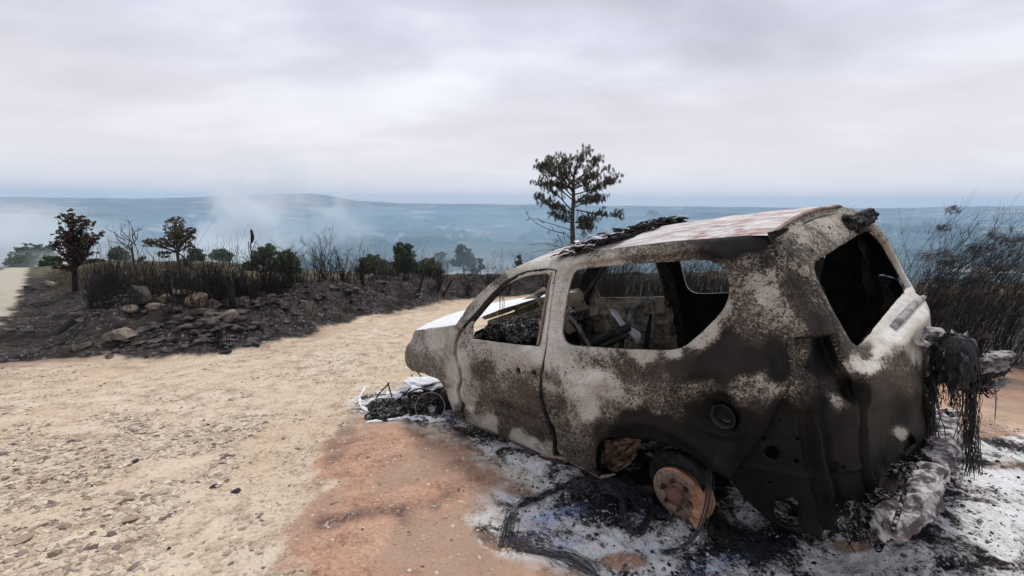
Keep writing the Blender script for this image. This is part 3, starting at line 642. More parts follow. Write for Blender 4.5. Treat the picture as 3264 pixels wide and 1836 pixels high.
def paint_at(P3, mirror=False):
    Q = np.array(P3, float)
    if mirror: Q[:, 1] = np.abs(Q[:, 1])
    u, v = cproj(Q)
    # measured along the body, so nearer (larger) areas get wider samples
    D2 = (u[:, None] - PAINT[None, :, 0]) ** 2 + (v[:, None] - PAINT[None, :, 1]) ** 2
    w = 1 / (D2 + 150) ** 2.2
    w /= w.sum(1, keepdims=True); A = w @ PAINT[:, 2:5]
    # fine variation that follows the heat-streaked metal
    k = Q[:, 0] - Q[:, 1]; A[:, 0] = np.clip(A[:, 0], 0, 1) ** (1.0 + .35 * smooth(.9, .1, Q[:, 0])) + .09 * fbm(k * 7, Q[:, 2] * 11, 301, 4, .6) * smooth(.03, .3, A[:, 0])
    return A
SUV = empty('burnt_suv', (0, 0, 0))
mwc = Matrix.Identity(4)
for i in range(3):
    for j in range(3): mwc[i][j] = RC[i, j]
    mwc[i][3] = TC[i]
SUV.matrix_world = mwc
tag(SUV, 'burnt-out three-door off-road vehicle shell leaning nose-down on the dirt, no wheels or glass', 'car')

def upoly(px, mode, sm=0):
    P = np.array(px, float)
    if sm: P = chaikin(P, sm)
    return MODES[mode][0](unproj(P[:, 0], P[:, 1]))
def body_part(name, outer, holes, mode, step=0.016, depth=None, flange=0.03, mat=None, parent=None, paint=True, fl_dir=None, mirror=False, thick=0.0, sm_o=0, sm_h=2):
    o2 = upoly(outer, mode, sm_o); h2 = [upoly(h, mode, sm_h) if len(h) > 2 or True else h for h in holes]
    vv, ff = patch(o2, h2, step)
    P = MODES[mode][1](vv)
    outd = {'side': np.array([0, 1., 0]), 'tail': np.array([-1., 0, 0]), 'corner': np.array([-.7, .7, 0])}[mode]
    if depth is not None: P = P + outd * depth(vv, P)[:, None]
    if mode == 'side' or mode == 'corner': ff = ff[:, ::-1]
    else: ff = ff[:, ::-1]
    be = boundary_edges(ff)
    # inward return flange on every rim
    ids = sorted({i for e in be for i in e}); mp = {i: k + len(P) for k, i in enumerate(ids)}
    P2 = np.concatenate([P, P[ids] - outd * flange])
    fl = [f for a, b in be for f in ((b, a, mp[a]), (b, mp[a], mp[b]))]
    A = paint_at(P, mirror); A = np.concatenate([A, A[ids]])
    if mirror: P2 = P2 * np.array([1, -1, 1]); P2[:, 1] *= RS(P2[:, 2])
    Fc = np.concatenate([ff, np.array(fl)])
    if mirror: Fc = Fc[:, ::-1]
    ob = mesh_obj(name, P2, Fc, mat or BURNT, parent or SUV, True, {'paint': A})
    me = ob.data; n = len(ff)
    sh = np.ones(len(me.polygons), bool); sh[n:] = False; me.polygons.foreach_set('use_smooth', sh)
    return ob, vv, P
def near_poly(q, poly, d0, d1):
    """1 close outside the polygon, 0 beyond d1"""
    return smooth(d1, d0, -poly_sd(q[:, 0], q[:, 1], poly))

WIN_REAR = [(1819,874),(1800,960),(1787,1050),(1788,1075),(1800,1092),(1822,1099),(1900,1104),(2000,1110),(2127,1113),(2165,1104),(2205,1072),(2250,1030),(2290,985),(2304,950),(2306,915),(2296,880),(2278,856),(2250,842),(2200,843),(2100,848),(2000,854),(1900,862),(1840,868)]
RAIL = [(1464,1056),(1490,1024),(1515,997),(1545,961),(1571,932),(1614,894),(1645,876),(1678,864),(1742,855),(1774,860)]
BODY = [(1455,1035),(1490,979),(1520,944),(1550,917),(1585,885),(1618,861),(1680,838),(1760,822),(1850,806),(2000,786),(2150,768),(2300,757),(2380,750),(2458,748),(2471,765),(2540,842),(2574,885),(2625,958),(2659,1031),(2664,1060),(2587,1074),(2535,1074),(2508,1080),(2503,1110),(2510,1165),(2519,1215),(2500,1260),(2474,1298),(2452,1353),(2407,1420),(2352,1491),(2333,1526),(2275,1497),(2198,1447),(2150,1426),(2109,1412),(2070,1403),(1990,1395),(1950,1394),(1925,1401),(1910,1416),(1902,1450),(1899,1497),(1912,1521),(1855,1493),(1800,1462),(1785,1450),(1777,1437),(1776,1403),(1769,1369),(1751,1330),(1735,1285),(1727,1232),(1734,1180),(1742,1108),(1752,1030),(1764,930)] + RAIL[::-1]
FILL_C = (2291, 1313)
FUEL = [(2222,1250),(2232,1243),(2290,1248),(2345,1262),(2358,1280),(2362,1330),(2352,1372),(2335,1388),(2290,1380),(2235,1360),(2222,1345),(2216,1300)]
def grow(P, d):
    c = P.mean(0); t = np.roll(P, -1, 0) - np.roll(P, 1, 0); n = np.stack([t[:, 1], -t[:, 0]], 1); n /= np.linalg.norm(n, axis=1)[:, None] + 1e-9
    return P + n * d * np.sign(((P - c) * n).sum(1).mean())
fuel2 = upoly(FUEL, 'side', 1); win2 = grow(upoly(WIN_REAR, 'side', 2), .016)
FPIPE = unproj(np.array([2298.]), np.array([1334.]))[0]
def circ(c, r, n=20): return np.array([[c[0] + r * math.cos(a), c[1] + r * math.sin(a)] for a in np.linspace(0, 2 * math.pi, n, endpoint=False)])
def body_depth(q, P):
    d = -0.030 * near_poly(q, win2, 0.034, 0.044) + 0.008 * near_poly(q, win2, 0.046, 0.085) * (1 - near_poly(q, win2, 0.034, 0.044))
    s = poly_sd(q[:, 0], q[:, 1], fuel2)
    d = d - 0.042 * smooth(-0.004, 0.012, s)
    d = d + 0.014 * smooth(0.0, 0.03, s + 0.03) * (1 - smooth(-.004, .004, s))
    x, z = q[:, 0], q[:, 1]
    d = d - 0.010 * np.exp(-((z - 1.035) / 0.012) ** 2) * smooth(-.55, -.3, x) * 0.6          # crease under the beltline
    d = d + 0.006 * fbm(x * 7, z * 7, 81, 3)                                                    # heat-buckled skin
    ar = np.hypot(x - ARC[0], z - ARC[1]); d = d + 0.016 * np.exp(-((ar - .50) / .03) ** 2) * (z < .95) - 0.012 * np.exp(-((z - 1.66) / .012) ** 2) * (x > -.45)
    d = d + 0.010 * smooth(.93, .955, z) * smooth(1.02, .985, z) + .006 * fbm(x * 16, z * 16, 83, 3)
    return d
ARC = unproj(np.array([2135.]), np.array([1590.]))[0][[0, 2]]
_h = circ((FPIPE[0], FPIPE[2]), 0.060)
def body_part_holes():
    o2 = upoly(BODY, 'side')
    h2 = [win2, _h]
    return o2, h2
# body side shell (left), with the rear side window opening and the fuel filler recess
def side_shell(name, mirror=False):
    o2, h2 = body_part_holes()
    if mirror: h2 = [win2]
    vv, ff = patch(o2, h2, 0.0145)
    P = MODES['side'][1](vv); P[:, 1] += body_depth(vv, P)
    ff = ff[:, ::-1]
    be = boundary_edges(ff); ids = sorted({i for e in be for i in e}); mp = {i: k + len(P) for k, i in enumerate(ids)}
    dz = P[ids].copy(); dz[:, 1] -= 0.018
    P2 = np.concatenate([P, dz]); A = paint_at(P); A2 = A[ids] * np.array([.05 if mirror else .6, 1, 1]); A = np.concatenate([A, A2])
    Fc = np.concatenate([ff, np.array([f for a, b in be for f in ((b, a, mp[a]), (b, mp[a], mp[b]))])])
    if mirror: P2 = P2 * np.array([1, -1, 1]); P2[:, 1] *= RS(P2[:, 2]); Fc = Fc[:, ::-1]
    ob = mesh_obj(name, P2, Fc, BURNT, SUV, True, {'paint': A})
    sh = np.ones(len(ob.data.polygons), bool); sh[len(ff):] = False; ob.data.polygons.foreach_set('use_smooth', sh)
    return ob, o2
_, body2 = side_shell('side_panel')
# inner skins of the pillars so that the shell has real depth
def inner_skin(name, off, mirror, z0=None):
    o2, h2 = body_part_holes()
    vv, ff = patch(o2, [win2], 0.05)
    P = MODES['side'][1](vv); P[:, 1] -= off
    if mirror: P[:, 1] *= -RS(P[:, 2])
    return mesh_obj(name, P, ff if mirror else ff[:, ::-1], INNER, SUV, True)
inner_skin('inner_lining', 0.050, False)
o_, _ = side_shell('side_panel', True)
inner_skin('inner_lining', 0.050, True)

# ---- front door
DOOR = [(1468,1062),(1519,1001),(1549,965),(1574,937),(1616,900),(1648,881),(1680,869),(1742,860),(1768,864),(1760,930),(1747,1030),(1737,1108),(1728,1150),(1721,1190),(1716,1232),(1719,1280),(1731,1323),(1746,1368),(1758,1405),(1759,1440),(1764,1466),(1722,1450),(1670,1424),(1617,1401),(1594,1388),(1552,1374),(1512,1357),(1484,1343),(1472,1290),(1464,1245),(1471,1213),(1466,1170),(1454,1128),(1456,1092)]
WIN_F = [(1500,1080),(1503,1040),(1508,1015),(1535,985),(1575,942),(1605,918),(1637,899),(1665,888),(1700,880),(1735,877),(1745,882),(1735,960),(1725,1030),(1715,1097),(1712,1103),(1650,1098),(1570,1089)]
winf2 = grow(upoly(WIN_F, 'side'), .010)
HH = [unproj(np.array([float(a)]), np.array([float(b)]))[0] for a, b in ((1647,1182),(1699,1191))]
door2 = upoly(DOOR, 'side')
def door_depth(q, P):
    x, z = q[:, 0], q[:, 1]
    d = -0.016 * near_poly(q, winf2, 0.016, 0.026)
    sc = np.exp(-(((x - (HH[0][0] + HH[1][0]) / 2) / 0.12) ** 2 + ((z - HH[0][2]) / 0.045) ** 2) ** 1.5)
    d = d - 0.018 * sc
    # lower sculpted swage running down to the rear
    c = 0.56 + 0.10 * np.exp(-((x - 1.35) / 0.35) ** 2)
    d = d - 0.020 * np.exp(-((z - c) / 0.035) ** 2) + 0.010 * np.exp(-((z - c + 0.06) / 0.03) ** 2)
    d = d + 0.007 * fbm(x * 6, z * 6, 91, 3) - 0.006 * smooth(.02, 0, poly_sd(x, z, door2))
    return d
def door(mirror):
    hs = [winf2] + ([] if mirror else [circ((h[0], h[2]), 0.025, 12) for h in HH])
    vv, ff = patch(door2, hs, 0.0145)
    P = MODES['side'][1](vv); P[:, 1] += door_depth(vv, P) - 0.002
    ff = ff[:, ::-1]
    be = boundary_edges(ff); ids = sorted({i for e in be for i in e}); mp = {i: k + len(P) for k, i in enumerate(ids)}
    dz = P[ids].copy(); dz[:, 1] -= 0.016
    A = paint_at(P); A = np.concatenate([A, A[ids] * np.array([.05 if mirror else 1, 1, 1])]); P2 = np.concatenate([P, dz])
    Fc = np.concatenate([ff, np.array([f for a, b in be for f in ((b, a, mp[a]), (b, mp[a], mp[b]))])])
    if mirror: P2 = P2 * np.array([1, -1, 1]); P2[:, 1] *= RS(P2[:, 2]); Fc = Fc[:, ::-1]
    ob = mesh_obj('front_door', P2, Fc, BURNT, SUV, True, {'paint': A})
    sh = np.ones(len(ob.data.polygons), bool); sh[len(ff):] = False; ob.data.polygons.foreach_set('use_smooth', sh)
    return ob
door_l = door(False); door_r = door(True)
mb = MB(); dj = densify(door2, .05); jp = np.stack([dj[:, 0], Ysurf(dj[:, 0], dj[:, 1]) - .032, dj[:, 1]], 1); mb.tube(np.concatenate([jp, jp[:2]]), .022, 6, False)
mb.build('dark_gap_backing', CHAR, door_l, True)  # dark tube added behind the door gap to stand for its shade
jr = np.concatenate([jp, jp[:2]]) * [1, -1, 1]; jr[:, 1] *= RS(jr[:, 2]); mb = MB(); mb.tube(jr, .028, 6, False); mb.build('dark_gap_backing', CHAR, door_r, True)  # same dark tube on the far door, added to close a bright sliver
# glass channel strip left standing in the door frame at the B-pillar
mb = MB()
g0 = unproj(np.array([1762., 1720.]), np.array([868., 1100.]))
mb.tube([g0[0] + [0.012, .0, 0], (g0[0] + g0[1]) / 2 + [.018, .006, 0], g0[1] + [0.02, .0, 0]], 0.010, 6)
mb.build('window_channel', RUST, door_l)
# inner door structures: a pressed panel with a big opening (seen through the side windows)
def inner_door(mirror, par):
    hole = np.array([(2062,950),(2108,950),(2120,960),(2122,996),(2114,1001),(2072,1000),(2066,985)], float)
    d = cray(hole[:, 0], hole[:, 1]); t = (-0.78 - CE[1]) / d[:, 1]; H = CE + d * t[:, None]; h2 = H[:, [0, 2]]
    small = [(1990,982),(2047,978),(2133,976),(2038,1002),(2010,1040)]
    hs = [chaikin(h2, 1)]
    for k, (a, b) in enumerate(small):
        dd = cray(float(a), float(b)); tt = (-0.78 - CE[1]) / dd[1]; p = CE + dd * tt; hs.append(circ((p[0], p[2]), 0.012 if k != 2 else 0.024, 10))
    top = float(winf2[:, 1].min()) - 0.01 + 0.02
    o = np.array([(.74, .46), (1.80, .46), (1.90, .62), (1.88, 1.06), (1.80, 1.12), (.78, 1.14), (.74, 1.08)])
    vv, ff = patch(o, hs, 0.02)
    x, z = vv[:, 0], vv[:, 1]
    y = -0.78 + 0.02 * np.exp(-((z - (0.97 + 0.05 * np.sin(x * 5))) / 0.03) ** 2) - 0.018 * np.exp(-((z - .80) / .02) ** 2) + 0.012 * fbm(x * 6, z * 6, 7, 3)
    y = y + 0.015 * smooth(.03, .0, np.abs(poly_sd(x, z, hs[0])))
    P = np.stack([x, y, z], 1)
    if not mirror: P[:, 1] *= -1
    return mesh_obj('inner_panel', P, ff if not mirror else ff[:, ::-1], PANEL, par, True)
inner_door(True, door_r); inner_door(False, door_l)

# ---- front fender with the arch
FEND = [(1458,1034),(1440,1038),(1413,1043),(1370,1048),(1318,1053),(1301,1061),(1295,1075),(1296,1092),(1287,1108),(1283,1125),(1284,1150),(1290,1168),(1306,1186),(1330,1186),(1353,1190),(1374,1201),(1392,1206),(1405,1218),(1418,1241),(1428,1268),(1440,1299),(1450,1331),(1457,1341),(1478,1345),(1466,1290),(1457,1247),(1464,1213),(1459,1172),(1447,1130),(1449,1092),(1461,1058)]
fend2 = upoly(FEND, 'side')
def fend_depth(q, P):
    x, z = q[:, 0], q[:, 1]
    return 0.006 * fbm(x * 5, z * 5, 17, 3) - 0.05 * smooth(1.06, 1.14, z) * smooth(2.0, 2.9, x) - 0.03 * smooth(2.75, 3.0, x) + 0.012 * np.exp(-((x - 1.93) / .03) ** 2)
for mir in (False, True):
    body_part('front_fender', FEND, [], 'side', 0.016, fend_depth, 0.05, mirror=mir)

# ---- rear corner: the bare inner structure where lamp and bumper skin burnt away
CORN = [(2508,1082),(2535,1078),(2587,1078),(2660,1064),(2672,1080),(2685,1120),(2703,1170),(2735,1207),(2752,1262),(2758,1344),(2756,1455),(2764,1532),(2778,1592),(2788,1640),(2750,1655),(2690,1690),(2650,1708),(2617,1720),(2560,1712),(2474,1682),(2463,1677),(2385,1605),(2331,1530),(2352,1494),(2407,1423),(2452,1356),(2474,1300),(2500,1262),(2519,1217),(2510,1165),(2503,1110)]
corn2 = upoly(CORN, 'corner')
HOLES = [((2477,1457),0.040),((2445,1408),.010),((2558,1410),.010),((2553,1483),.016),((2465,1548),.014),((2705,1315),.009),((2497,1350),.008),((2678,1490),.009),((2703,1505),.008)]
hc = []
for (uv, r_) in HOLES:
    p = MODES['corner'][0](unproj(np.array([float(uv[0])]), np.array([float(uv[1])])))[0]; hc.append(circ(p, r_, 14 if r_ > .02 else 8))
sq = upoly([(2478,1610),(2540,1600),(2568,1622),(2567,1700),(2520,1694),(2482,1675)], 'corner')
hc.append(sq)
ru, rv_ = [(2584,1078),(2592,1200),(2600,1330),(2625,1480),(2655,1600),(2672,1690)], None
rid = upoly(ru, 'corner')
rid_b = upoly([(2520,1080),(2528,1160),(2540,1230),(2560,1290)], 'corner')
lamp = upoly([(2590,1082),(2662,1066),(2680,1110),(2706,1178),(2740,1215),(2760,1270),(2740,1300),(2660,1270),(2610,1262)], 'corner')
def corn_depth(q, P):
    x, z = q[:, 0], q[:, 1]
    dr = np.abs(line_dist(x, z, rid))
    d = -0.035 + 0.042 * np.exp(-(dr / 0.024) ** 2) - 0.018 * np.exp(-((dr - .055) / 0.014) ** 2)
    db = np.abs(line_dist(x, z, rid_b)); d = d + 0.030 * smooth(.06, .02, db)
    d = d - 0.075 * smooth(-0.005, 0.03, poly_sd(x, z, lamp))
    dz_ = smooth(1.08, 0.98, z)
    d = d + 0.008 * fbm(x * 9, z * 9, 5, 3) + 0.012 * np.exp(-((z - .62) / .012) ** 2) + 0.006 * np.exp(-((z - .82) / .01) ** 2)
    return d
vv, ff = patch(corn2, hc, 0.014)
P = MODES['corner'][1](vv); P = P + np.array([-.7, .7, 0]) * corn_depth(vv, P)[:, None]
ff = ff[:, ::-1]
be = boundary_edges(ff); ids = sorted({i for e in be for i in e}); mp = {i: k + len(P) for k, i in enumerate(ids)}
P2 = np.concatenate([P, P[ids] - np.array([-.7, .7, 0]) * 0.03]); A = paint_at(P); A = np.concatenate([A, A[ids]])
Fc = np.concatenate([ff, np.array([f for a, b in be for f in ((b, a, mp[a]), (b, mp[a], mp[b]))])])
mesh_obj('rear_corner_panel', P2, Fc, BURNT, SUV, True, {'paint': A})
# mirrored, plain version on the far side
vv, ff = patch(corn2, [], 0.05); P = MODES['corner'][1](vv) * np.array([1, -1, 1])
mesh_obj('rear_corner_panel', P, ff, BURNT, SUV, True, {'paint': paint_at(P, True)})

# ---- tailgate
TG = [(2477,766),(2510,746),(2545,728),(2590,703),(2640,678),(2690,657),(2728,670),(2775,702),(2848,762),(2899,835),(2940,903),(2963,915),(2985,970),(2995,1040),(2990,1110),(2975,1200),(2960,1320),(2952,1425),(2921,1506),(2901,1542),(2855,1603),(2796,1659),(2802,1620),(2797,1588),(2780,1532),(2770,1455),(2773,1344),(2767,1262),(2747,1212),(2736,1193),(2711,1163),(2685,1112),(2672,1074),(2662,1040),(2628,968),(2578,893),(2544,850)]
TWIN = [(2610,838),(2612,831),(2690,780),(2771,730),(2783,728),(2813,753),(2856,804),(2895,860),(2914,908),(2911,930),(2882,962),(2835,1026),(2792,1080),(2771,1101),(2757,1107),(2728,1097),(2711,1069),(2664,984),(2625,911),(2607,868)]
twin2 = upoly(TWIN, 'tail', 1); tg2 = upoly(TG, 'tail')
crat = upoly([(2760,1290),(2900,1200),(2905,1330),(2860,1560),(2800,1600),(2775,1450)], 'tail')
def tg_depth(q, P):
    y, z = q[:, 0], q[:, 1]
    d = -0.012 * near_poly(q, twin2, 0.012, 0.03) + 0.008 * fbm(y * 6, z * 6, 33, 3)
    d = d + 0.022 * np.exp(-((z - 1.03) / 0.035) ** 2) * smooth(.75, .6, np.abs(y))
    d = d - 0.05 * smooth(-0.02, 0.12, poly_sd(y, z, crat))
    d = d - 0.03 * smooth(.02, 0, poly_sd(y, z, tg2)) * smooth(1.1, 1.0, z)
    return d
thole = upoly([(2881,1440),(2884,1412),(2900,1380),(2915,1395),(2921,1415),(2905,1432),(2890,1450)], 'tail')
vv, ff = patch(tg2, [twin2, thole], 0.0145)
P = MODES['tail'][1](vv); P = P + np.array([-1., 0, 0]) * tg_depth(vv, P)[:, None]
ff = ff[:, ::-1]
be = boundary_edges(ff); ids = sorted({i for e in be for i in e}); mp = {i: k + len(P) for k, i in enumerate(ids)}
P2 = np.concatenate([P, P[ids] + np.array([.03, 0, 0])]); A = paint_at(P); A = np.concatenate([A, A[ids]])
Fc = np.concatenate([ff, np.array([f for a, b in be for f in ((b, a, mp[a]), (b, mp[a], mp[b]))])])
TAIL = mesh_obj('tailgate', P2, Fc, BURNT, SUV, True, {'paint': A})

# ---- roof
top_px = np.array(BODY[5:14], float)
T3 = unproj(top_px[:, 0], top_px[:, 1])
tx, tz = T3[::-1, 0], T3[::-1, 2]
def roof_z(x, y):
    e = np.interp(x, tx, tz); w = W(e, x)
    return e + 0.075 * (1 - np.clip(np.abs(y) / w, 0, 1) ** 2.6) * smooth(1.5, .9, x) + 0.0
ny, nx = 60, 130
xs_f, xs_r = tx.max(), tx.min()
ss, tt = np.meshgrid(np.linspace(0, 1, nx), np.linspace(-1, 1, ny), indexing='ij')
xx = xs_f + 0.10 * (1 - tt ** 2) + (xs_r - 0.06 * (1 - tt ** 2) - xs_f - 0.10 * (1 - tt ** 2)) * ss
ee = np.interp(xx, tx, tz); yy = tt * W(ee, xx); yy = np.where(yy < 0, yy * RS(ee), yy)
zz = roof_z(xx, yy) + 0.012 * fbm(xx * 3, yy * 3, 44, 3) * (1 - np.abs(tt) ** 6) * 1.4
P = np.stack([xx, yy, zz], -1).reshape(-1, 3)
i, j = np.meshgrid(np.arange(nx - 1), np.arange(ny - 1), indexing='ij')
Fc = np.stack([i * ny + j, (i + 1) * ny + j, (i + 1) * ny + j + 1, i * ny + j + 1], -1).reshape(-1, 4)[:, ::-1]
def make_roof_mat():
    m = NT('scorched_roof_sheet')
    v = m.vec((1.0, 5.0, 3)); n1_ = m.noise(3.2, 6, 0.65, 1.0, v); n2_ = m.noise(9, 6, 0.7, 0.8, m.vec((1, 4, 3))); n3 = m.noise(1.2, 3, 0.5, 0.3); n4 = m.noise(60, 3, .6)
    c = m.mix(m.ramp(n1_, 0.42, 0.58), (0.62, 0.61, 0.61), (0.40, 0.34, 0.32))
    c = m.mix(m.math('MULTIPLY', m.ramp(n2_, 0.50, 0.62), m.ramp(n3, 0.40, 0.55)), c, (0.33, 0.125, 0.105))
    c = m.mix(m.ramp(n2_, 0.44, 0.36, 0, 0.7), c, (0.72, 0.71, 0.70)); c = m.mix(m.ramp(n4, .6, .7, 0, .6), c, (.2, .15, .13))
    m.color(c); m.rough(0.85); m.bump(m.math('ADD', n2_, n4), 0.4, 0.01); return m.m
roof = mesh_obj('roof', P, Fc, make_roof_mat(), SUV, True)
# underside
P3 = P.copy(); P3[:, 2] -= 0.03; P3[:, 1] *= .98; mesh_obj('inner_lining', P3, Fc[:, ::-1], INNER, roof, True)
# rear roof gutter lip
mb = MB(); e_ = P.reshape(nx, ny, 3)[-1]
mb.tube(e_ + np.array([-0.006, 0, -0.008]), 0.011, 6, flat=.7); mb.build('roof_lip', RUST, roof, True)

# ---- hood, coated in white ash, seen past and through the windscreen opening
hx = np.linspace(0, 1, 40); hy = np.linspace(-1, 1, 40)
S_, T_ = np.meshgrid(hx, hy, indexing='ij')
fe = unproj(np.array([1452., 1413., 1370., 1322.]), np.array([1036., 1043., 1048., 1053.]))
fex, fez = fe[:, 0], fe[:, 2]; o_s = np.argsort(fex)
HX = fex.min() - 0.05 + (fex.max() + 0.02 - fex.min() + 0.05) * S_
HZ = np.interp(HX, fex[o_s], fez[o_s]); HWd = W(HZ, HX) - 0.02
HZ2 = HZ + 0.055 * (1 - np.abs(T_) ** 3) - 0.02 * (1 - S_) ** 4 - 0.004 + 0.006 * fbm(HX * 5, T_ * 5, 3, 3)
HX2 = HX + 0.08 * (1 - T_ ** 2) * S_
P = np.stack([HX2, T_ * HWd, HZ2], -1).reshape(-1, 3)
i, j = np.meshgrid(np.arange(39), np.arange(39), indexing='ij')
Fc = np.stack([i * 40 + j, (i + 1) * 40 + j, (i + 1) * 40 + j + 1, i * 40 + j + 1], -1).reshape(-1, 4)
mesh_obj('hood', P, Fc, WHITE, SUV, True)

# ---- everything else on the vehicle -------------------------------------
def cp(u, v, axis, val):
    """point of the sight line where the car coordinate `axis` equals val"""
    d = cray(np.asarray(u, float), np.asarray(v, float)); t = (val - CE[axis]) / d[..., axis]
    return CE + d * t[..., None]
HUB = cp(2157, 1574, 1, 0.76)
def brake(mir):
    s = -1 if mir else 1
    c = HUB * np.array([1, s, 1]); ax = (0, s, 0)
    d = MB(); R_ = 0.158
    d.lathe([(0.0, .010), (.052, .010), (.058, .004), (.062, -.010), (.068, -.010), (.070, .0), (.100, .000), (.104, .003), (.143, .003), (.146, .000), (.156, -.004), (.158, -.045), (.10, -.05), (0, -.05)], c, ax, 48)
    disc = d.build('brake_disc', RUST, SUV, True)
    h = MB(); h.lathe([(0, .052), (.024, .052), (.036, .046), (.050, .040), (.055, .010), (.055, 0)], c, ax, 28); h.build('wheel_hub', HUBM, disc, True)
    ob_ = MB(); ob_.lathe([(.147, .0012), (.1575, -.0028), (.1592, -.006), (.1592, -.020), (.150, -.022)], c, ax, 48); ob_.build('disc_rim', RUSTO, disc, True)
    for k in range(6):
        a = k * math.pi / 3 + .4; q = c + np.array([math.cos(a) * .084, 0, math.sin(a) * .084]); st = MB()
        st.lathe([(.015, 0), (.015, .020), (.008, .021), (.008, .046), (0, .047)], q, ax, 8); st.build('wheel_stud', RUSTD, disc)
    b = MB(); cb = c + np.array([0.03, -s * .06, .03]); b.lathe([(.0, .0), (.19, .0), (.20, -.012), (.20, -.05), (0, -.05)], cb, ax, 36); b.build('backing_plate', CHAR, SUV, True)
    # caliper sits on the rear side of the disc
    cl = MB(); n = 9
    for (a0, a1, r0, r1, y0, y1) in ((-.62, .62, .118, .200, .008, .040), (-.70, -.52, .135, .185, .0, .05), (.50, .72, .125, .205, -.0, .052), (-.45, .45, .165, .205, -.07, .03)):
        V, Fq = [], []
        for k in range(n):
            a = math.pi + a0 + (a1 - a0) * k / (n - 1) + .12
            w = 1 - .35 * abs(k / (n - 1) - .5) * 2
            for (r_, y_) in ((r0 + .012 * (1 - w), y0), (r1 * 1.0 - .02 * (1 - w), y0), (r1 - .02 * (1 - w) - .01, y1), (r0 + .02 * (1 - w) + .01, y1)):
                V.append(c + np.array([math.cos(a) * r_, s * y_, math.sin(a) * r_]))
        for k in range(n - 1):
            for q in range(4): Fq.append((k * 4 + q, k * 4 + (q + 1) % 4, (k + 1) * 4 + (q + 1) % 4, (k + 1) * 4 + q))
        Fq += [(0, 1, 2, 3), tuple((n - 1) * 4 + q for q in (3, 2, 1, 0))]
        cl.add(V, Fq)
    for a in (-.28, .28):
        q = c + np.array([math.cos(math.pi + a + .12) * .152, s * .034, math.sin(math.pi + a + .12) * .152]); cl.lathe([(.030, 0), (.028, .014), (.018, .018), (0, .016)], q, ax, 16)
    o = cl.build('brake_caliper', RUSTO, SUV, False)
    bv = o.modifiers.new('bev', 'BEVEL'); bv.width = .004; bv.segments = 2
brake(False); brake(True)
mb = MB(); mb.tube([HUB * [1, -1, 1], HUB * [1, 1, 1] - [0, .04, 0]], 0.045, 12)
mb.lathe([(0, -.15), (.09, -.12), (.13, 0), (.09, .12), (0, .15)], (HUB[0], -.05, HUB[2]), (0, 1, 0), 16)
for s in (1, -1):
    mb.tube([(HUB[0], s * .55, HUB[2] - .02), (HUB[0] + .3, s * .52, HUB[2] + .02), (HUB[0] + .75, s * .5, HUB[2] + .06)], .022, 8)
    z0, z1 = HUB[2] + .02, HUB[2] + .36; n = 60
    mb.tube([(HUB[0] + .05 + .06 * math.cos(k * .6), s * .52 + .06 * math.sin(k * .6), z0 + (z1 - z0) * k / n) for k in range(n)], .008, 6)
mb.build('rear_axle', CHAR, SUV, True)
# chassis, floor and wheel housings
mb = MB()
for s in (1, -1):
    mb.tube([(2.9, s * .42, .42), (2.0, s * .44, .34), (.6, s * .48, .34), (.2, s * .46, .52), (-.5, s * .45, .52), (-1.0, s * .45, .46)], .055, 8, flat=1.4)
for x in (2.7, 1.4, .5, -.55, -.95): mb.box((x, 0, .42), (.09, .9, .08))
mb.build('chassis_frame', CHAR, SUV)
mb = MB(); gx, gy = np.meshgrid(np.linspace(1.95, -.98, 60), np.linspace(-.84, .84, 40), indexing='ij')
gz = np.where(gx > .75, .47, .62 + 0.0 * gx) + .02 * fbm(gx * 5, gy * 5, 2, 4) + .03 * fbm(gx * 2, gy * 2, 9, 3)
wh = smooth(.50, .40, np.hypot(gx - HUB[0] - .03, 0)) * smooth(.50, .60, np.abs(gy)); gz = gz + .26 * wh
i, j = np.meshgrid(np.arange(59), np.arange(39), indexing='ij')
mb.add(np.stack([gx, gy, gz], -1).reshape(-1, 3), np.stack([i * 40 + j, (i + 1) * 40 + j, (i + 1) * 40 + j + 1, i * 40 + j + 1], -1).reshape(-1, 4).tolist())
mb.build('floor_pan', INNER, SUV, True)
mb = MB(); mb.box((1.98, 0, .80), (.03, 1.58, .62)); mb.box((2.05, 0, 1.06), (.20, 1.5, .03)); mb.build('firewall', CHAR, SUV)
# wheel housing inside the rear arch
for s in (1, -1):
    mb = MB(); n = 22; V, Fq = [], []
    for k in range(n):
        a = 0.12 + (math.pi - .3) * k / (n - 1)
        r_ = .44 + .015 * math.sin(k * 1.7)
        for y_ in (.84, .70, .52): V.append((HUB[0] - .02 + r_ * math.cos(a), s * y_, HUB[2] + .04 + r_ * .93 * math.sin(a)))
    for k in range(n - 1):
        for q in range(2): Fq.append((k * 3 + q, k * 3 + q + 1, (k + 1) * 3 + q + 1, (k + 1) * 3 + q))
    mb.add(V, Fq); mb.build('wheel_housing', CHAR, SUV, True)
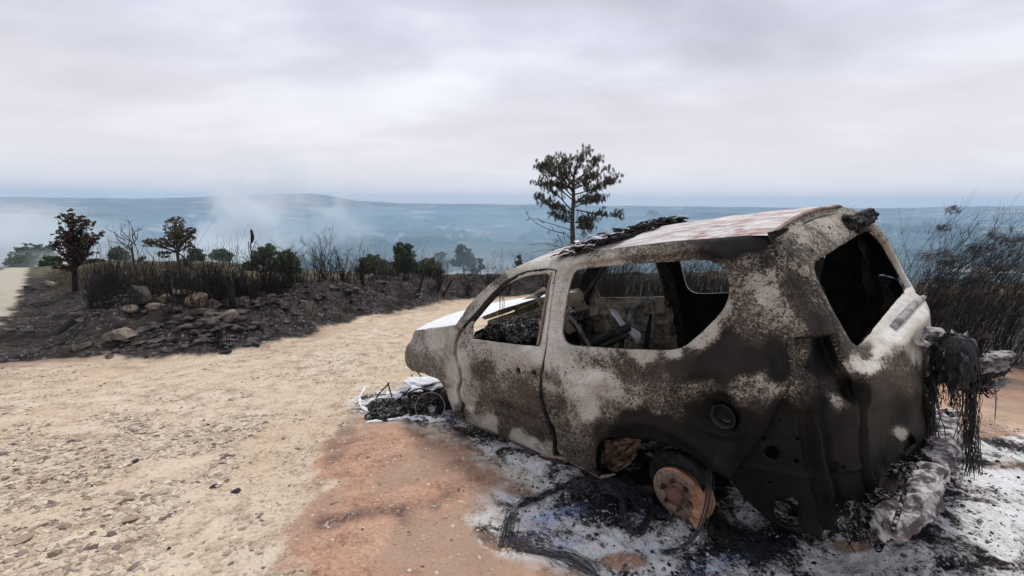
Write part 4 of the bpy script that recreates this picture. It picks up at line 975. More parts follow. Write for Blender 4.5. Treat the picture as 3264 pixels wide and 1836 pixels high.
# rusted bracket and torn sill end in front of the rear arch
q = unproj(np.array([1905., 1910., 1935., 2010., 2022., 2008., 1962., 1925.]), np.array([1497., 1420., 1398., 1402., 1420., 1468., 1520., 1515.])); q[:, 1] -= .07
mb = MB(); c0 = q.mean(0); V = [c0]; rr_ = np.random.default_rng(4)
for a in range(1, 7):
    for k in range(8):
        for h_ in range(2): V.append(c0 + ((q[k] * (1 - h_ / 2) + q[(k + 1) % 8] * h_ / 2) - c0) * a / 6 * (1 + .06 * rr_.normal() * (a == 6)) + [0, .018 * rr_.normal(), 0])
mb.add(V, [(0, 1 + k, 1 + (k + 1) % 16) for k in range(16)] + [(1 + a * 16 + k, 1 + (a + 1) * 16 + k, 1 + (a + 1) * 16 + (k + 1) % 16, 1 + a * 16 + (k + 1) % 16) for a in range(5) for k in range(16)])
mb.build('rusted_bracket', RUSTD, SUV)
mb = MB()
e1 = unproj(np.array([1722., 1800., 1860., 1912., 1955.]), np.array([1450., 1462., 1493., 1521., 1512.])); mb.tube(e1 + np.array([0, -.012, -.006]), [.012, .012, .013, .014, .006], 6)
e1 = unproj(np.array([1484., 1594., 1670., 1764.]), np.array([1345., 1390., 1427., 1468.])); mb.tube(e1 + np.array([0, -.03, -.01]), .014, 6)
mb.build('sill_edge', RUST, SUV)
mb = MB()                                           # rocker below the door
for s in (1,): 
    mb.tube([(1.95, s * .72, .47), (1.3, s * .74, .46), (.62, s * .74, .46), (.5, s * .72, .47)], .045, 8); mb.tube([(1.95, -s * .80, .46), (.5, -s * .80, .45)], .05, 8)
mb.build('rocker', CHAR, SUV)
# fuel filler neck in its recess
mb = MB(); fc = np.array([FPIPE[0], Ysurf(FPIPE[0], FPIPE[2]) - .03, FPIPE[2]])
mb.lathe([(.064, .010), (.058, .012), (.056, -.02), (.050, -.10)], fc, (0, 1, 0), 24); mb.build('filler_bowl', CHAR, SUV, True)
mb = MB(); a0 = fc + [-.004, -.10, -.016]; mb.lathe([(.030, .0), (.031, .075), (.026, .078), (.024, .06), (.020, .0)], a0, (0, .95, .1), 20); mb.build('filler_neck', PANEL, SUV, True)
# dashboard wreck, seen through the front window
def lump(mb, c, size, seed, rough=.5, sub=3):
    V, Fq = ICO[sub]; r = np.random.default_rng(seed); o = r.uniform(0, 50, 3)
    d = np.array([mnoise.fractal(Vector((v * 1.6 + o).tolist()), 1.0, 2.1, 4) for v in V]) + np.abs(np.array([mnoise.noise(Vector((v * 4 + o).tolist())) for v in V])) * .5
    mb.add(V * (1 + rough * d)[:, None] * np.array(size) + np.array(c), Fq)
mb = MB(); q = cp(np.array([1560., 1600., 1650., 1690.]), np.array([1080., 1052., 1050., 1075.]), 1, .45)
for k, p in enumerate(q): lump(mb, p, (.17, .16, .085), k, .6)
for k in range(5): lump(mb, (1.72 + .03 * k, .1 - .16 * k, 1.03), (.16, .16, .09), 20 + k, .6)
mb.build('dashboard_wreck', DASHM, SUV, True)
mb = MB()
q = cp(np.array([1545., 1620., 1700., 1735.]), np.array([1010., 985., 950., 925.]), 1, -.2)
mb.tube(q, .035, 8); mb.tube(q + [0, -.05, -.08], .03, 8)
mb.tube([(1.98, .74, 1.10), (1.93, .3, 1.16), (1.93, -.3, 1.16), (1.98, -.74, 1.10)], .03, 8)
mb.build('dashboard_beam', PANEL, SUV, True)
mb = MB(); r = np.random.default_rng(5)
for k in range(7):
    u0 = 1592 + k * 2.2; a = cp(u0, 928., 1, .70); b = cp(u0 + r.uniform(-6, 6), 1000. + r.uniform(0, 70), 1, .70)
    mb.tube([a, (a + b) / 2 + r.normal(size=3) * .006, b], .0022, 4)
mb.build('hanging_wires', WIRE, SUV)
# steering column and wheel hoop
mb = MB(); th = np.linspace(0, 2 * math.pi, 40); sc = np.array([1.38, .38, .98])
mb.tube([sc + np.array([.10 * math.sin(a) * .9, .185 * math.cos(a), .17 * math.sin(a)]) for a in th], .009, 6)
mb.tube([sc + [.02, 0, 0], (1.95, .38, .82)], .03, 8)
for a in (.2, 2.9, 4.7): mb.tube([sc, sc + np.array([.10 * math.sin(a) * .9, .185 * math.cos(a), .17 * math.sin(a)])], .01, 6)
mb.build('steering_wheel', CHAR, SUV, True)
# front seats: bare steel frames
def seat(yc, xb=.86, lean=.38, top=1.16):
    o = MB(); w = .22; bz = .62
    def bp(t, s): return np.array([xb - lean * .62 * t, yc + s * (w - .03 * t), bz + (top - bz) * t])
    hoop = [bp(0, 1), bp(.5, 1), bp(.85, 1), bp(.97, .8), bp(1.0, .45), bp(1.0, -.45), bp(.97, -.8), bp(.85, -1), bp(.5, -1), bp(0, -1)]
    o.tube(hoop, .016, 8)
    fr = o.build('seat_back_frame', GREYM, SUV, True)
    p = MB()
    for s in (-.32, .32): p.tube([bp(.98, s), bp(1.16, s) , bp(1.30, s * .9)], .007, 6)
    p.tube([bp(1.30, -.29), bp(1.30, .29)], .007, 6); p.build('headrest_rods', GREYM, fr)
    p = MB(); A, B, C_, D = bp(.93, -.8), bp(.93, .8), bp(.74, .8), bp(.74, -.8)
    n = 14; V, Fq = [], []
    for a in range(n + 1):
        for b in range(5):
            q_ = A + (B - A) * a / n + (D - A) * b / 4 + np.array([.012 * math.sin(a * 1.9 + b), 0, .010 * math.sin(a * 2.7)]); V.append(q_)
    for a in range(n):
        for b in range(4):
            if (a * 7 + b * 3) % 11 != 0: Fq.append((a * 5 + b, a * 5 + b + 1, a * 5 + b + 6, a * 5 + b + 5))
    p.add(V, Fq); p.build('back_plate', PANEL, fr)
    p = MB()
    for s in (1, -1): p.add([bp(0, s), bp(.75, s), bp(.75, s) + [.05, 0, 0], bp(0, s) + [.11, 0, 0], bp(-.1, s) + [.05, 0, -.03]], [(0, 1, 2, 3), (0, 3, 4)])
    p.build('side_plate', CHAR, fr)
    p = MB(); p.tube([(xb, yc - w, .60), (xb + .48, yc - w, .62), (xb + .50, yc + w, .62), (xb, yc + w, .60), (xb, yc - w, .60)], .02, 6)
    for s in (1, -1): p.tube([(xb, yc + s * .2, .52), (xb + .45, yc + s * .2, .52)], .018, 6)
    for k in range(7): p.tube([(xb + .04, yc - .18 + .06 * k, .61), (xb + .25, yc - .17 + .06 * k, .585), (xb + .46, yc - .18 + .06 * k, .62)], .004, 4)
    p.build('seat_base_frame', CHAR, SUV)
seat(.36, .80, -.55, 1.27); seat(-.40, .95, .30, 1.22)
# fallen dark tubes and pale melted sheet behind the front seats
mb = MB(); q = cp(np.array([1890., 1950., 2003.]), np.array([1098., 1064., 1045.]), 1, .42); mb.tube(q, [.028, .034, .03], 10)
q = cp(np.array([1915., 1960., 2000.]), np.array([1108., 1086., 1068.]), 1, .45); mb.tube(q, [.02, .02, .018], 8); mb.build('fallen_tube', CHAR, SUV, True)
mb = MB(); q = cp(np.array([1948., 1962., 1985., 2010., 2030., 2035.]), np.array([985., 1000., 1035., 1052., 1068., 1095.]), 1, .2)
mb.tube(q, [.020, .036, .032, .040, .052, .022], 8, flat=.35); q2 = cp(np.array([1980., 2000., 2022., 2012.]), np.array([1120., 1090., 1065., 1100.]), 1, .25)
mb.build('melted_sheet', ALU, SUV, True)
mb = MB(); r = np.random.default_rng(11)
for k in range(46): lump(mb, (r.uniform(-.7, 1.7), r.uniform(-.6, .6), .66 + r.uniform(0, .10)), (r.uniform(.05, .16), r.uniform(.05, .14), r.uniform(.02, .07)), 100 + k, .7, 2)
tag(mb.build('burnt_interior_debris', CHAR, SUV, False), kind='stuff')
# cross members and rods of the rear bench
mb = MB()
for (a, b) in (((.30, -.55, .72), (.30, .55, .72)), ((-.05, -.55, .98), (-.05, .55, .98)), ((.30, -.55, .72), (-.05, -.55, .98)), ((.30, .55, .72), (-.05, .55, .98)), ((.30, 0, .72), (-.05, 0, .98))): mb.tube([a, b], .014, 6)
mb.build('rear_bench_frame', CHAR, SUV)

mb = MB()  # two dark sheets added to block sky seen through the tailgate window
for (y0_, y1_, z0_, z1_, x_) in ((.05, .67, 1.22, 1.73, -.745), (-.62, -.80, 1.12, 1.56, -.78)):
    n = 12; V = []
    for a in range(n):
        for b in range(n): V.append((x_ + .02 * math.sin(a * 1.3 + b), y0_ + (y1_ - y0_) * a / (n - 1), z1_ - (z1_ - z0_ - .05 * math.sin(a * 2.1)) * b / (n - 1)))
    mb.add(V, [(a * n + b, a * n + b + 1, (a + 1) * n + b + 1, (a + 1) * n + b) for a in range(n - 1) for b in range(n - 1)])
    mb.build('added_dark_sheet', INNER, SUV, True); mb = MB()
mb = MB(); mb.tube([(.76, -.86, .45), (.77, -.86, .75), (.77, -.86, 1.05), (.76, -.81, 1.40), (.76, -.73, 1.68)], .065, 8); mb.build('far_pillar', CHAR, SUV, True)
# ---- tailgate fittings
mb = MB(); q = unproj(np.array([2846., 2870., 2900., 2925., 2944.]), np.array([1045., 1018., 985., 960., 948.])) + np.array([-.03, 0, .02])
mb.tube(q - np.array([-.03, 0, .02]), [.018, .022, .022, .022, .016], 12); o = mb.build('sagging_trim', GREYM, TAIL, True)
mb = MB(); q = unproj(np.array([2705., 2722., 2740., 2756.]), np.array([718., 722., 706., 697.])) + np.array([-.02, 0, .01])
for k, p in enumerate(q): lump(mb, p, (.040, .052, .042), 300 + k, .7, 3)
mb.build('charred_lump', CHAR, TAIL, False)
for k, (u, v) in enumerate(((2520, 772), (2588, 798), (2641, 727))):
    p = unproj(np.array([float(u)]), np.array([float(v)]))[0] + np.array([-.004, 0, 0]); mb = MB(); mb.lathe([(.013, .0), (.009, .003), (0, .001)], p, (-.9, 0, .3), 10); mb.build('bolt_hole', CHAR, TAIL)
# spare wheel carrier with the burnt spare: cord dome, hub bits and rim remains
mb = MB(); XS = -1.17
def sp(u, v, y=-.5): return cp(u, v, 1, y)
for (u, v, a, sd_) in ((2950, 1065, .045, 1), (2965, 1085, .04, 2), (2945, 1105, .035, 3), (2985, 1060, .03, 4), (2962, 1120, .028, 5)): lump(mb, sp(u, v), (a, a, a * .8), 400 + sd_, .9, 2)
mb.tube([sp(2992, 1050), sp(2982, 1110), sp(2960, 1170), sp(2955, 1200)], .012, 6); mb.tube([sp(2960, 1045), sp(3000, 1058)], .012, 6)
mb.tube([sp(2930, 1090, -.1), sp(2960, 1100), sp(3000, 1110)], .02, 6)
mb.build('wheel_carrier', ASHB, TAIL, False)
SPARE = MB(); r = np.random.default_rng(3); c = sp(3046, 1155)
V, Fq = ICO[4]; 
d = np.array([mnoise.fractal(Vector((v * 2.2).tolist()), 1, 2, 3) for v in V])
d = np.array([mnoise.fractal(Vector((v * 3.2).tolist()), .8, 2.2, 5) for v in V])
SPARE.add(V * (1 + .5 * d)[:, None] * np.array([.085, .18, .13]) + c, Fq)
spare = SPARE.build('spare_tyre_remains', WIRE, TAIL, True)
def strands(mb, a, b, n, wa, wb, rr, seed, sag=.02, seg=6):
    r = np.random.default_rng(seed); a = np.array(a, float); b = np.array(b, float); t = np.linspace(0, 1, seg)
    for k in range(n):
        p0 = a + r.normal(size=3) * wa; p1 = b + r.normal(size=3) * wb; P_ = p0 + (p1 - p0) * t[:, None]
        P_[1:-1] += r.normal(size=(seg - 2, 3)) * sag; mb.tube(P_, rr * r.uniform(.6, 1.3), 4, False)
mb = MB()
for k in range(170):           # cords wrapped over the dome and falling from it
    a = r.uniform(0, 2 * math.pi); tt_ = np.linspace(.15, r.uniform(1.2, 2.0), 9)
    P_ = np.stack([c[0] + .105 * np.sin(tt_) * math.cos(a), c[1] + .205 * np.sin(tt_) * math.sin(a), c[2] + .16 * np.cos(tt_) - np.maximum(tt_ - 1.4, 0) * .15], 1) + r.normal(size=(9, 3)) * .004
    mb.tube(P_, .0018, 3, False)
strands(mb, sp(3096, 1215), sp(3094, 1500), 42, .018, .022, .0018, 41, .008)
strands(mb, sp(3085, 1215), sp(3080, 1420), 20, .025, .03, .0016, 42, .012)
strands(mb, sp(2965, 1200), sp(2958, 1390), 46, .02, .024, .0022, 43, .008)
strands(mb, sp(2990, 1180), sp(2975, 1300), 30, .02, .02, .002, 44, .01)
strands(mb, sp(3040, 1235), sp(3045, 1300), 26, .03, .02, .0018, 45, .01)
strands(mb, sp(3060, 1230), sp(3150, 1225), 60, .02, .03, .003, 46, .012)
strands(mb, sp(3070, 1180), sp(3200, 1175), 50, .03, .012, .003, 47, .012)
strands(mb, sp(3130, 1140), sp(3130, 1235), 40, .02, .02, .003, 48, .01)
mb.build('hanging_cords', WIRE, spare)
mb = MB()
for k, (u, v, a, b_2, c_2) in enumerate(((3145, 1150, .05, .05, .03), (3170, 1143, .05, .06, .02), (3195, 1128, .035, .05, .012), (3160, 1170, .04, .05, .03), (3180, 1160, .04, .05, .02))): lump(mb, sp(u, v), (a, b_2, c_2), 460 + k, .8, 3)
mb.build('melted_rim', GREYM, spare, False)
mb = MB()
for k, (u, v, a) in enumerate(((3150, 1228, .03), (3175, 1226, .035), (3200, 1214, .025))): lump(mb, sp(u, v), (a, a, .014), 470 + k, .6, 3)
q = [sp(3170, 1230), sp(3176, 1270), sp(3174, 1310), sp(3170, 1345)]; mb.tube(q, [.016, .020, .016, .004], 6, flat=.25)
mb.build('hanging_rim_strip', GREYM, spare, False)
# rear bumper beam, crumpled and coated in white ash
mb = MB(); q = [cp(2800, 1690, 0, -1.02), cp(2870, 1640, 0, -1.10), cp(2935, 1560, 0, -1.14), cp(2985, 1470, 0, -1.12), cp(3015, 1390, 0, -1.06), cp(3020, 1320, 0, -1.0)]
qq = np.array(q); t = np.linspace(0, 5, 26); qi = np.stack([np.interp(t, np.arange(6), qq[:, k]) for k in range(3)], 1) + rng.normal(size=(26, 3)) * .008
n_, m_ = 110, 26; V = []
tq = np.linspace(0, 5, n_); qf = np.stack([np.interp(tq, np.arange(6), qq[:, k]) for k in range(3)], 1)
for _ in range(12): qf[1:-1] = (qf[:-2] + 2 * qf[1:-1] + qf[2:]) / 4
dT = np.gradient(qf, axis=0); dT /= np.linalg.norm(dT, axis=1)[:, None]
for i_ in range(n_):
    up_ = np.array([0, 0, 1.]) - dT[i_] * dT[i_][2]; up_ /= np.linalg.norm(up_); si = np.cross(dT[i_], up_)
    for j_ in range(m_):
        a_2 = 2 * math.pi * j_ / m_; ca_, sa_ = math.cos(a_2), math.sin(a_2)
        ca_ = math.copysign(abs(ca_) ** .5, ca_); sa_ = math.copysign(abs(sa_) ** .6, sa_)
        p_ = qf[i_] + si * ca_ * .075 + up_ * sa_ * .042
        n3 = mnoise.fractal(Vector((p_ * 9).tolist()), .9, 2.2, 5); n4 = abs(mnoise.noise(Vector((p_ * 22).tolist())))
        V.append(p_ + (si * ca_ + up_ * sa_) * (.035 * n3 - .025 * n4))
Fq = [(i_ * m_ + j_, i_ * m_ + (j_ + 1) % m_, (i_ + 1) * m_ + (j_ + 1) % m_, (i_ + 1) * m_ + j_) for i_ in range(n_ - 1) for j_ in range(m_)]
mb.add(V, Fq + [tuple(range(m_))[::-1], tuple((n_ - 1) * m_ + j_ for j_ in range(m_))])
mb.build('rear_bumper_remains', ASHB, SUV, False)
mb = MB()
for k in range(20): lump(mb, qi[(k * 5) % 26] + rng.normal(size=3) * .04 + [.08, 0, .02], (.035, .04, .025), 540 + k, .9, 3)
mb.tube([cp(2885, 1560, 0, -1.2), cp(2868, 1620, 0, -1.2), cp(2845, 1690, 0, -1.2)], .008, 5)
strands(mb, cp(2700, 1650, 0, -.98), cp(2740, 1715, 0, -1.0), 20, .03, .02, .003, 51, .01)
mb.tube([cp(2762, 1690, 0, -1.02), cp(2790, 1705, 0, -1.02), cp(2810, 1730, 0, -1.0), cp(2800, 1752, 0, -1.0), cp(2788, 1735, 0, -1.0)], .014, 6)
mb.tube([cp(2670, 1690, 0, -.95), cp(2700, 1640, 0, -.95), cp(2715, 1560, 0, -.92)], .02, 6)
tag(mb.build('bumper_char', DASHM, SUV, False), kind='stuff')
# drooping wire bundle by the rear hub
mb = MB(); r = np.random.default_rng(8)
for k in range(9):
    q = [cp(2262, 1505, 1, .80), cp(2262, 1560, 1, .86), cp(2254, 1620, 1, .90), cp(2228, 1700, 1, .98), cp(2180, 1748, 1, 1.06), cp(2120, 1764, 1, 1.12), cp(2066, 1752, 1, 1.14)]
    q = np.array(q) + r.normal(size=3) * [.01, .008, .008]; t = np.linspace(0, 6, 25); qi2 = np.stack([np.interp(t, np.arange(7), q[:, m_]) for m_ in range(3)], 1)
    for _ in range(3): qi2[1:-1] = (qi2[:-2] + qi2[1:-1] * 2 + qi2[2:]) / 4
    mb.tube(qi2, .0022, 5, False)
mb.build('drooping_cable', WIRE, SUV, True)
# engine bay remains under the fender
mb = MB(); r = np.random.default_rng(21)
for k in range(26): lump(mb, (r.uniform(2.1, 2.75), r.uniform(-.5, .72), r.uniform(.25, .8)), (r.uniform(.08, .2), r.uniform(.08, .2), r.uniform(.06, .16)), 600 + k, .7, 2)
tag(mb.build('engine_remains', CHAR, SUV, False), kind='stuff')
mb = MB(); p = cp(1385, 1228, 1, .55); lump(mb, p + [.05, 0, .0], (.20, .14, .06), 700, .5, 3); lump(mb, cp(1350, 1255, 1, .62), (.10, .08, .03), 701, .6, 3)
mb.build('ash_covered_suspension', WHITE, SUV, False)
# closing strip between the roof edge and the tailgate
mb = MB()
ys = np.linspace(-.61, .61, 24); 
zt = np.array([1.70 + .015 * (1 - (y / .6) ** 2) for y in ys])
a_ = np.stack([np.interp(ys, e_[::1, 1], e_[::1, 0]) , ys, np.interp(ys, e_[::1, 1], e_[::1, 2]) - .012], 1)
zb = a_[:, 2] - .035
b_ = np.stack([Xsurf(ys, np.minimum(zb, 1.79)) + .004, ys, zb], 1)
b_[:, 0] = np.minimum(b_[:, 0], a_[:, 0] - .02)
mb.add(np.concatenate([a_, b_]), [(k, k + 1, 24 + k + 1, 24 + k) for k in range(23)])
o = mb.build('roof_gutter', BURNT, roof, True, {'paint': np.tile([[.55, .3, .3]], (48, 1))})

# ================================================================== loose things on and round the vehicle
def c2w(P): return np.asarray(P) @ RC.T + TC
def ground_pt(u, v):
    """where the sight line meets the terrain"""
    d = ray(u, v); d = d / np.linalg.norm(d); t = np.geomspace(1.2, 90, 500); P = EYE + d * t[:, None]
    h = height(P[:, 0], P[:, 1]); k = int(np.argmax(P[:, 2] < h)) or len(t) - 1
    a, b = t[max(k - 1, 0)], t[k]; q = EYE + d * (a + b) / 2
    for _ in range(8):
        c = (a + b) / 2; q = EYE + d * c
        if q[2] < ground_z(q[0], q[1]): b = c
        else: a = c
    return q
# charred layers lying on the roof
def roof_debris(path, width, n, seed, name, label, mat, th=.03):
    r = np.random.default_rng(seed); mb = MB(); path = np.array(path, float)
    for k in range(n):
        t = r.uniform(0, len(path) - 1.001); i = int(t); p = path[i] + (path[i + 1] - path[i]) * (t - i); d = path[i + 1] - path[i]; ang = math.atan2(d[1], d[0]) + r.normal() * .18
        L_, w_ = r.uniform(.05, .20), r.uniform(.008, .05); m_ = 5; ca, sa = math.cos(ang), math.sin(ang)
        off = r.normal() * width; x0, y0 = p[0] - sa * off, p[1] + ca * off; z0 = roof_z(np.array([x0]), np.array([y0]))[0] + r.uniform(0.0, th) * p[2] + .004
        V, Fq = [], []; tilt = r.normal() * .10; ph = r.uniform(0, 6)
        for a in range(m_):
            s_ = (a / (m_ - 1) - .5) * L_; zz_ = z0 + s_ * tilt + .006 * math.sin(ph + a * 1.8)
            ww = w_ * (.5 + .5 * math.sin(math.pi * (a + .6) / m_)) * r.uniform(.7, 1.2)
            for e2 in (-1, 1):
                X, Y = x0 + ca * s_ - sa * ww * e2 / 2, y0 + sa * s_ + ca * ww * e2 / 2
                V += [(X, Y, zz_ + r.uniform(-.004, .004)), (X, Y, zz_ - r.uniform(.003, .012))]
        for a in range(m_ - 1):
            b = a * 4; Fq += [(b, b + 4, b + 6, b + 2), (b + 1, b + 3, b + 7, b + 5), (b, b + 1, b + 5, b + 4), (b + 2, b + 6, b + 7, b + 3)]
        Fq += [(0, 2, 3, 1), (b + 4, b + 5, b + 7, b + 6)]; mb.add(V, Fq)
    o = mb.build(name, mat); o.matrix_world = mwc; tag(o, label, 'debris'); return o
def rp(u, v, h=1.0):
    """a point on the roof sheet"""
    d = cray(u, v); d = d / np.linalg.norm(d); ts = np.linspace(2, 6.5, 900); P = CE + d * ts[:, None]
    g = P[:, 2] - roof_z(P[:, 0], P[:, 1]); k = np.argmax(g < 0) if (g < 0).any() else g.argmin(); return (P[k][0], P[k][1], h)
pth = [rp(1806, 806, .7), rp(1860, 796, 1.2), rp(1930, 776, 1.4), rp(1990, 758, 1.5), rp(2050, 738, 1.6), rp(2110, 720, 1.8), rp(2160, 712, 1.0)]
roof_debris(pth, .055, 230, 61, 'charred_roof_debris', 'long strip of black charred layers lying along the front of the roof', CHAR, .035)
roof_debris(pth[:4], .06, 26, 62, 'pale_roof_flakes', 'thin pale grey flakes lying among the charred strip at the front of the roof', ALU, .05)

# tangle of tyre cords left on the ash, in front of the rear hub
def tangle(name, label, pts, n, spread, seed, mat=WIRE, rr=.0022, lift=.02, cat='wire tangle'):
    r = np.random.default_rng(seed); mb = MB(); P = np.array([ground_pt(*p) for p in pts])
    for k in range(n):
        m_ = len(P); q = P + np.cumsum(r.normal(size=(m_, 3)) * spread * .35, 0) + r.normal(size=3) * spread * [1, 1, 0]
        t = np.linspace(0, m_ - 1, m_ * 5); qi_ = np.stack([np.interp(t, np.arange(m_), q[:, a]) for a in range(3)], 1)
        for _ in range(3): qi_[1:-1] = (qi_[:-2] + qi_[1:-1] * 2 + qi_[2:]) / 4
        qi_[:, 2] = height(qi_[:, 0], qi_[:, 1]) + .004 + np.abs(np.sin(t * 1.3 + k)) * lift * r.uniform(.2, 1)
        mb.tube(qi_, rr * r.uniform(.6, 1.4), 3, False)
    c_ = P.mean(0); o = mb.build(name, mat); tag(o, label, cat, 'burnt tyre cords on the ash'); return o
tangle('tyre_cord_tangle', 'long black brush of burnt tyre cords sweeping along the lower edge of the ash', [(1640, 1745), (1720, 1760), (1790, 1775), (1850, 1800), (1890, 1835)], 34, .03, 71, rr=.0016)
tangle('tyre_cord_tangle', 'upright black band of tyre cords at the left tip of the ash patch', [(1640, 1640), (1625, 1670), (1618, 1700), (1612, 1745)], 30, .02, 72, lift=.05, rr=.0016)
tangle('tyre_cord_tangle', 'thin black arc of tyre cords on the upper edge of the bluish ash', [(1650, 1625), (1700, 1600), (1760, 1570), (1820, 1545), (1900, 1535)], 26, .016, 73, lift=.03, rr=.0016)
tangle('tyre_cord_tangle', 'black ring of burnt tyre cords lying just left of the rear brake disc', [(2000, 1575), (1985, 1620), (1992, 1680), (2020, 1712), (2060, 1700), (2080, 1640), (2060, 1580), (2010, 1570)], 30, .012, 74, lift=.05)
tangle('tyre_cord_tangle', 'thick black mat of cords and char between the sill end and the ring of cords', [(1840, 1560), (1880, 1545), (1940, 1545), (1990, 1570), (2020, 1610)], 90, .05, 75, lift=.05, rr=.0016)
tangle('tyre_cord_tangle', 'black cords trailing below the rear corner of the vehicle', [(2280, 1640), (2300, 1700), (2360, 1740), (2440, 1770)], 60, .05, 76, lift=.03)
# melted aluminium run-off at the nose
def drip(name, label, pts, r0, seed, lift=.0):
    r = np.random.default_rng(seed); mb = MB(); P = np.array([ground_pt(*p) for p in pts]); m_ = len(P)
    t = np.linspace(0, m_ - 1, m_ * 5); q = np.stack([np.interp(t, np.arange(m_), P[:, a]) for a in range(3)], 1) + r.normal(size=(len(t), 3)) * .004
    q[:, 2] = height(q[:, 0], q[:, 1]) + r0 * .4 + lift
    mb.tube(q, r0 * (1 + .5 * np.abs(r.normal(size=len(t)))), 7, flat=.6); o = mb.build(name, WHITE, None, True); tag(o, label, 'metal drip', 'melted metal run off at the nose'); return o
drip('metal_run', 'thin white thread of melted metal curling up from the left end of the run-off', [(1162, 1235), (1148, 1262), (1146, 1290), (1158, 1304), (1200, 1318), (1235, 1334)], .008, 81)
drip('metal_run', 'lowest white streak of melted metal with a rounded left end', [(1166, 1350), (1200, 1346), (1250, 1338), (1300, 1334), (1350, 1338)], .016, 82)
drip('metal_run', 'short white streak of melted metal under the black debris', [(1160, 1303), (1190, 1306), (1230, 1312), (1280, 1312), (1300, 1325)], .014, 83)
drip('metal_run', 'white loop of melted metal nearest the front wheel arch', [(1310, 1332), (1330, 1325), (1355, 1328), (1375, 1345), (1420, 1340)], .013, 84)
mb = MB(); g = ground_pt(1372, 1330); th = np.linspace(0, 2 * math.pi, 36); mb.tube([g + np.array([.14 * math.cos(a), .05 * math.sin(a), .10 + .13 * math.sin(a)]) for a in th], .005, 6)
tag(mb.build('wire_hoop', RUST), 'thin bare metal hoop standing in the debris by the front wheel arch', 'hoop')
mb = MB(); r = np.random.default_rng(85)
for k in range(60):
    u, v = r.uniform(1190, 1420), 0; v = 1300 - (u - 1190) * .22 + r.uniform(-12, 42); g = ground_pt(u, v)
    s_ = r.uniform(.02, .07); lump(mb, g + [0, 0, s_ * .3], (s_ * 1.6, s_, s_ * .7), 800 + k, .9, 2)
for (a, b) in (((1180, 1298), (1270, 1240)), ((1200, 1305), (1330, 1262)), ((1262, 1300), (1275, 1225)), ((1240, 1290), (1390, 1270)), ((1310, 1262), (1350, 1185)), ((1345, 1240), (1352, 1192))):
    A_, B_ = ground_pt(*a), ground_pt(*b) ; B_ = A_ + (B_ - A_) * [1, .35, 1] + [0, 0, .22]; mb.tube([A_, (A_ + B_) / 2 + r.normal(size=3) * .03, B_], .008, 5)
tag(mb.build('burnt_front_debris', DASHM), 'low black heap of burnt engine and wheel debris by the nose', 'debris', kind='stuff')
mb = MB()
for k, (u, v, sx, sy) in enumerate(((1345, 1228, .17, .10), (1310, 1250, .12, .06), (1385, 1215, .14, .10), (1275, 1262, .07, .04))):
    g = ground_pt(u, v + 22); lump(mb, g + [0, 0, .13 - k * .02], (sx, sy, .028), 860 + k, .5, 3)
tag(mb.build('white_ash_sheet', WHITE), 'bright white sheet of ash resting on the black debris by the front arch', 'ash')

# loose ash lumps and char crumbs
def scatter_on(poly_px, n, seed, smin, smax, inside_poly=None, vmin=None):
    r = np.random.default_rng(seed); P = gpoly(poly_px); mn, mx = P.min(0), P.max(0); out_ = []
    while len(out_) < n:
        q = r.uniform(mn, mx, (4000, 2)); dd = np.hypot(q[:, 0], q[:, 1]); q = q[(poly_sd(q[:, 0], q[:, 1], P) > 0) & (dd < 14)]; out_ += q.tolist()
    q = np.array(out_); q = q[r.permutation(len(q))[:n]]; return q, smin * (smax / smin) ** (r.uniform(0, 1, n) ** 2.2), r
ASHPX = [(1250,1330),(1440,1300),(1760,1430),(2100,1380),(3150,1330),(3400,1420),(3600,1620),(3400,2100),(2300,2100),(2000,1880),(1860,1790),(1700,1760),(1620,1660),(1600,1600),(1660,1550),(1540,1480),(1430,1390)]
for nm, mt, n, sd_, lab in (('ash_crumbs', ASHB, 4200, 91, 'pale'), ('char_crumbs', CHAR, 2400, 92, 'black')):
    q, sz, r = scatter_on(ASHPX, n, sd_, .003, .017); zq = height(q[:, 0], q[:, 1]); mb = MB()
    cl = fbm(q[:, 0] * 3, q[:, 1] * 3, sd_, 3)
    for k in range(n):
        if cl[k] < -.12: continue
        mb.rock((q[k, 0], q[k, 1], zq[k] + sz[k] * .2), (sz[k] * 1.3, sz[k], sz[k] * .6), sd_ * 10000 + k, 1, .4)
    tag(mb.build(nm, mt), kind='stuff')
# gravel on the dirt
mb = MB(); r = np.random.default_rng(95); n = 0
G1 = [(-700, 1250), (500, 1320), (800, 1260), (900, 1290), (760, 1480), (560, 1700), (420, 2100), (-900, 2100)]
G2 = [(-900, 1165), (700, 1150), (1290, 1060), (1300, 1200), (1130, 1340), (900, 1560), (800, 2100), (-900, 2100)]
G3 = [(880, 1400), (1500, 1400), (1650, 1640), (1850, 2100), (700, 2100)]
for G_, num, a, b, sd_ in ((G1, 15000, .006, .030, 1), (G2, 11000, .005, .022, 2), (G3, 1500, .003, .014, 3)):
    q, sz, r = scatter_on(G_, num, 950 + sd_, a, b); zq = height(q[:, 0], q[:, 1]); cl = fbm(q[:, 0] * 1.6, q[:, 1] * 1.6, 9, 4) + (0.1 if sd_ == 1 else .2)
    for k in range(num):
        if cl[k] < -.02: continue
        s_ = sz[k]; mb.rock((q[k, 0], q[k, 1], zq[k] + s_ * .12), (s_ * r.uniform(1, 1.7), s_, s_ * r.uniform(.3, .6)), 30000 * sd_ + k, 1, .35)
tag(mb.build('gravel', GRAV), kind='stuff')
def stone(name, label, u, v, size, mat, seed, group=None, cat='stone', sub=3, sink=.25, rough=.35, rot=None):
    g = ground_pt(u, v); mb = MB(); mb.rock((0, 0, size[2] * (1 - sink)), size, seed, sub, rough, rot)
    o = mb.build(name, mat, None, False, loc=g.tolist()); return tag(o, label, cat, group)
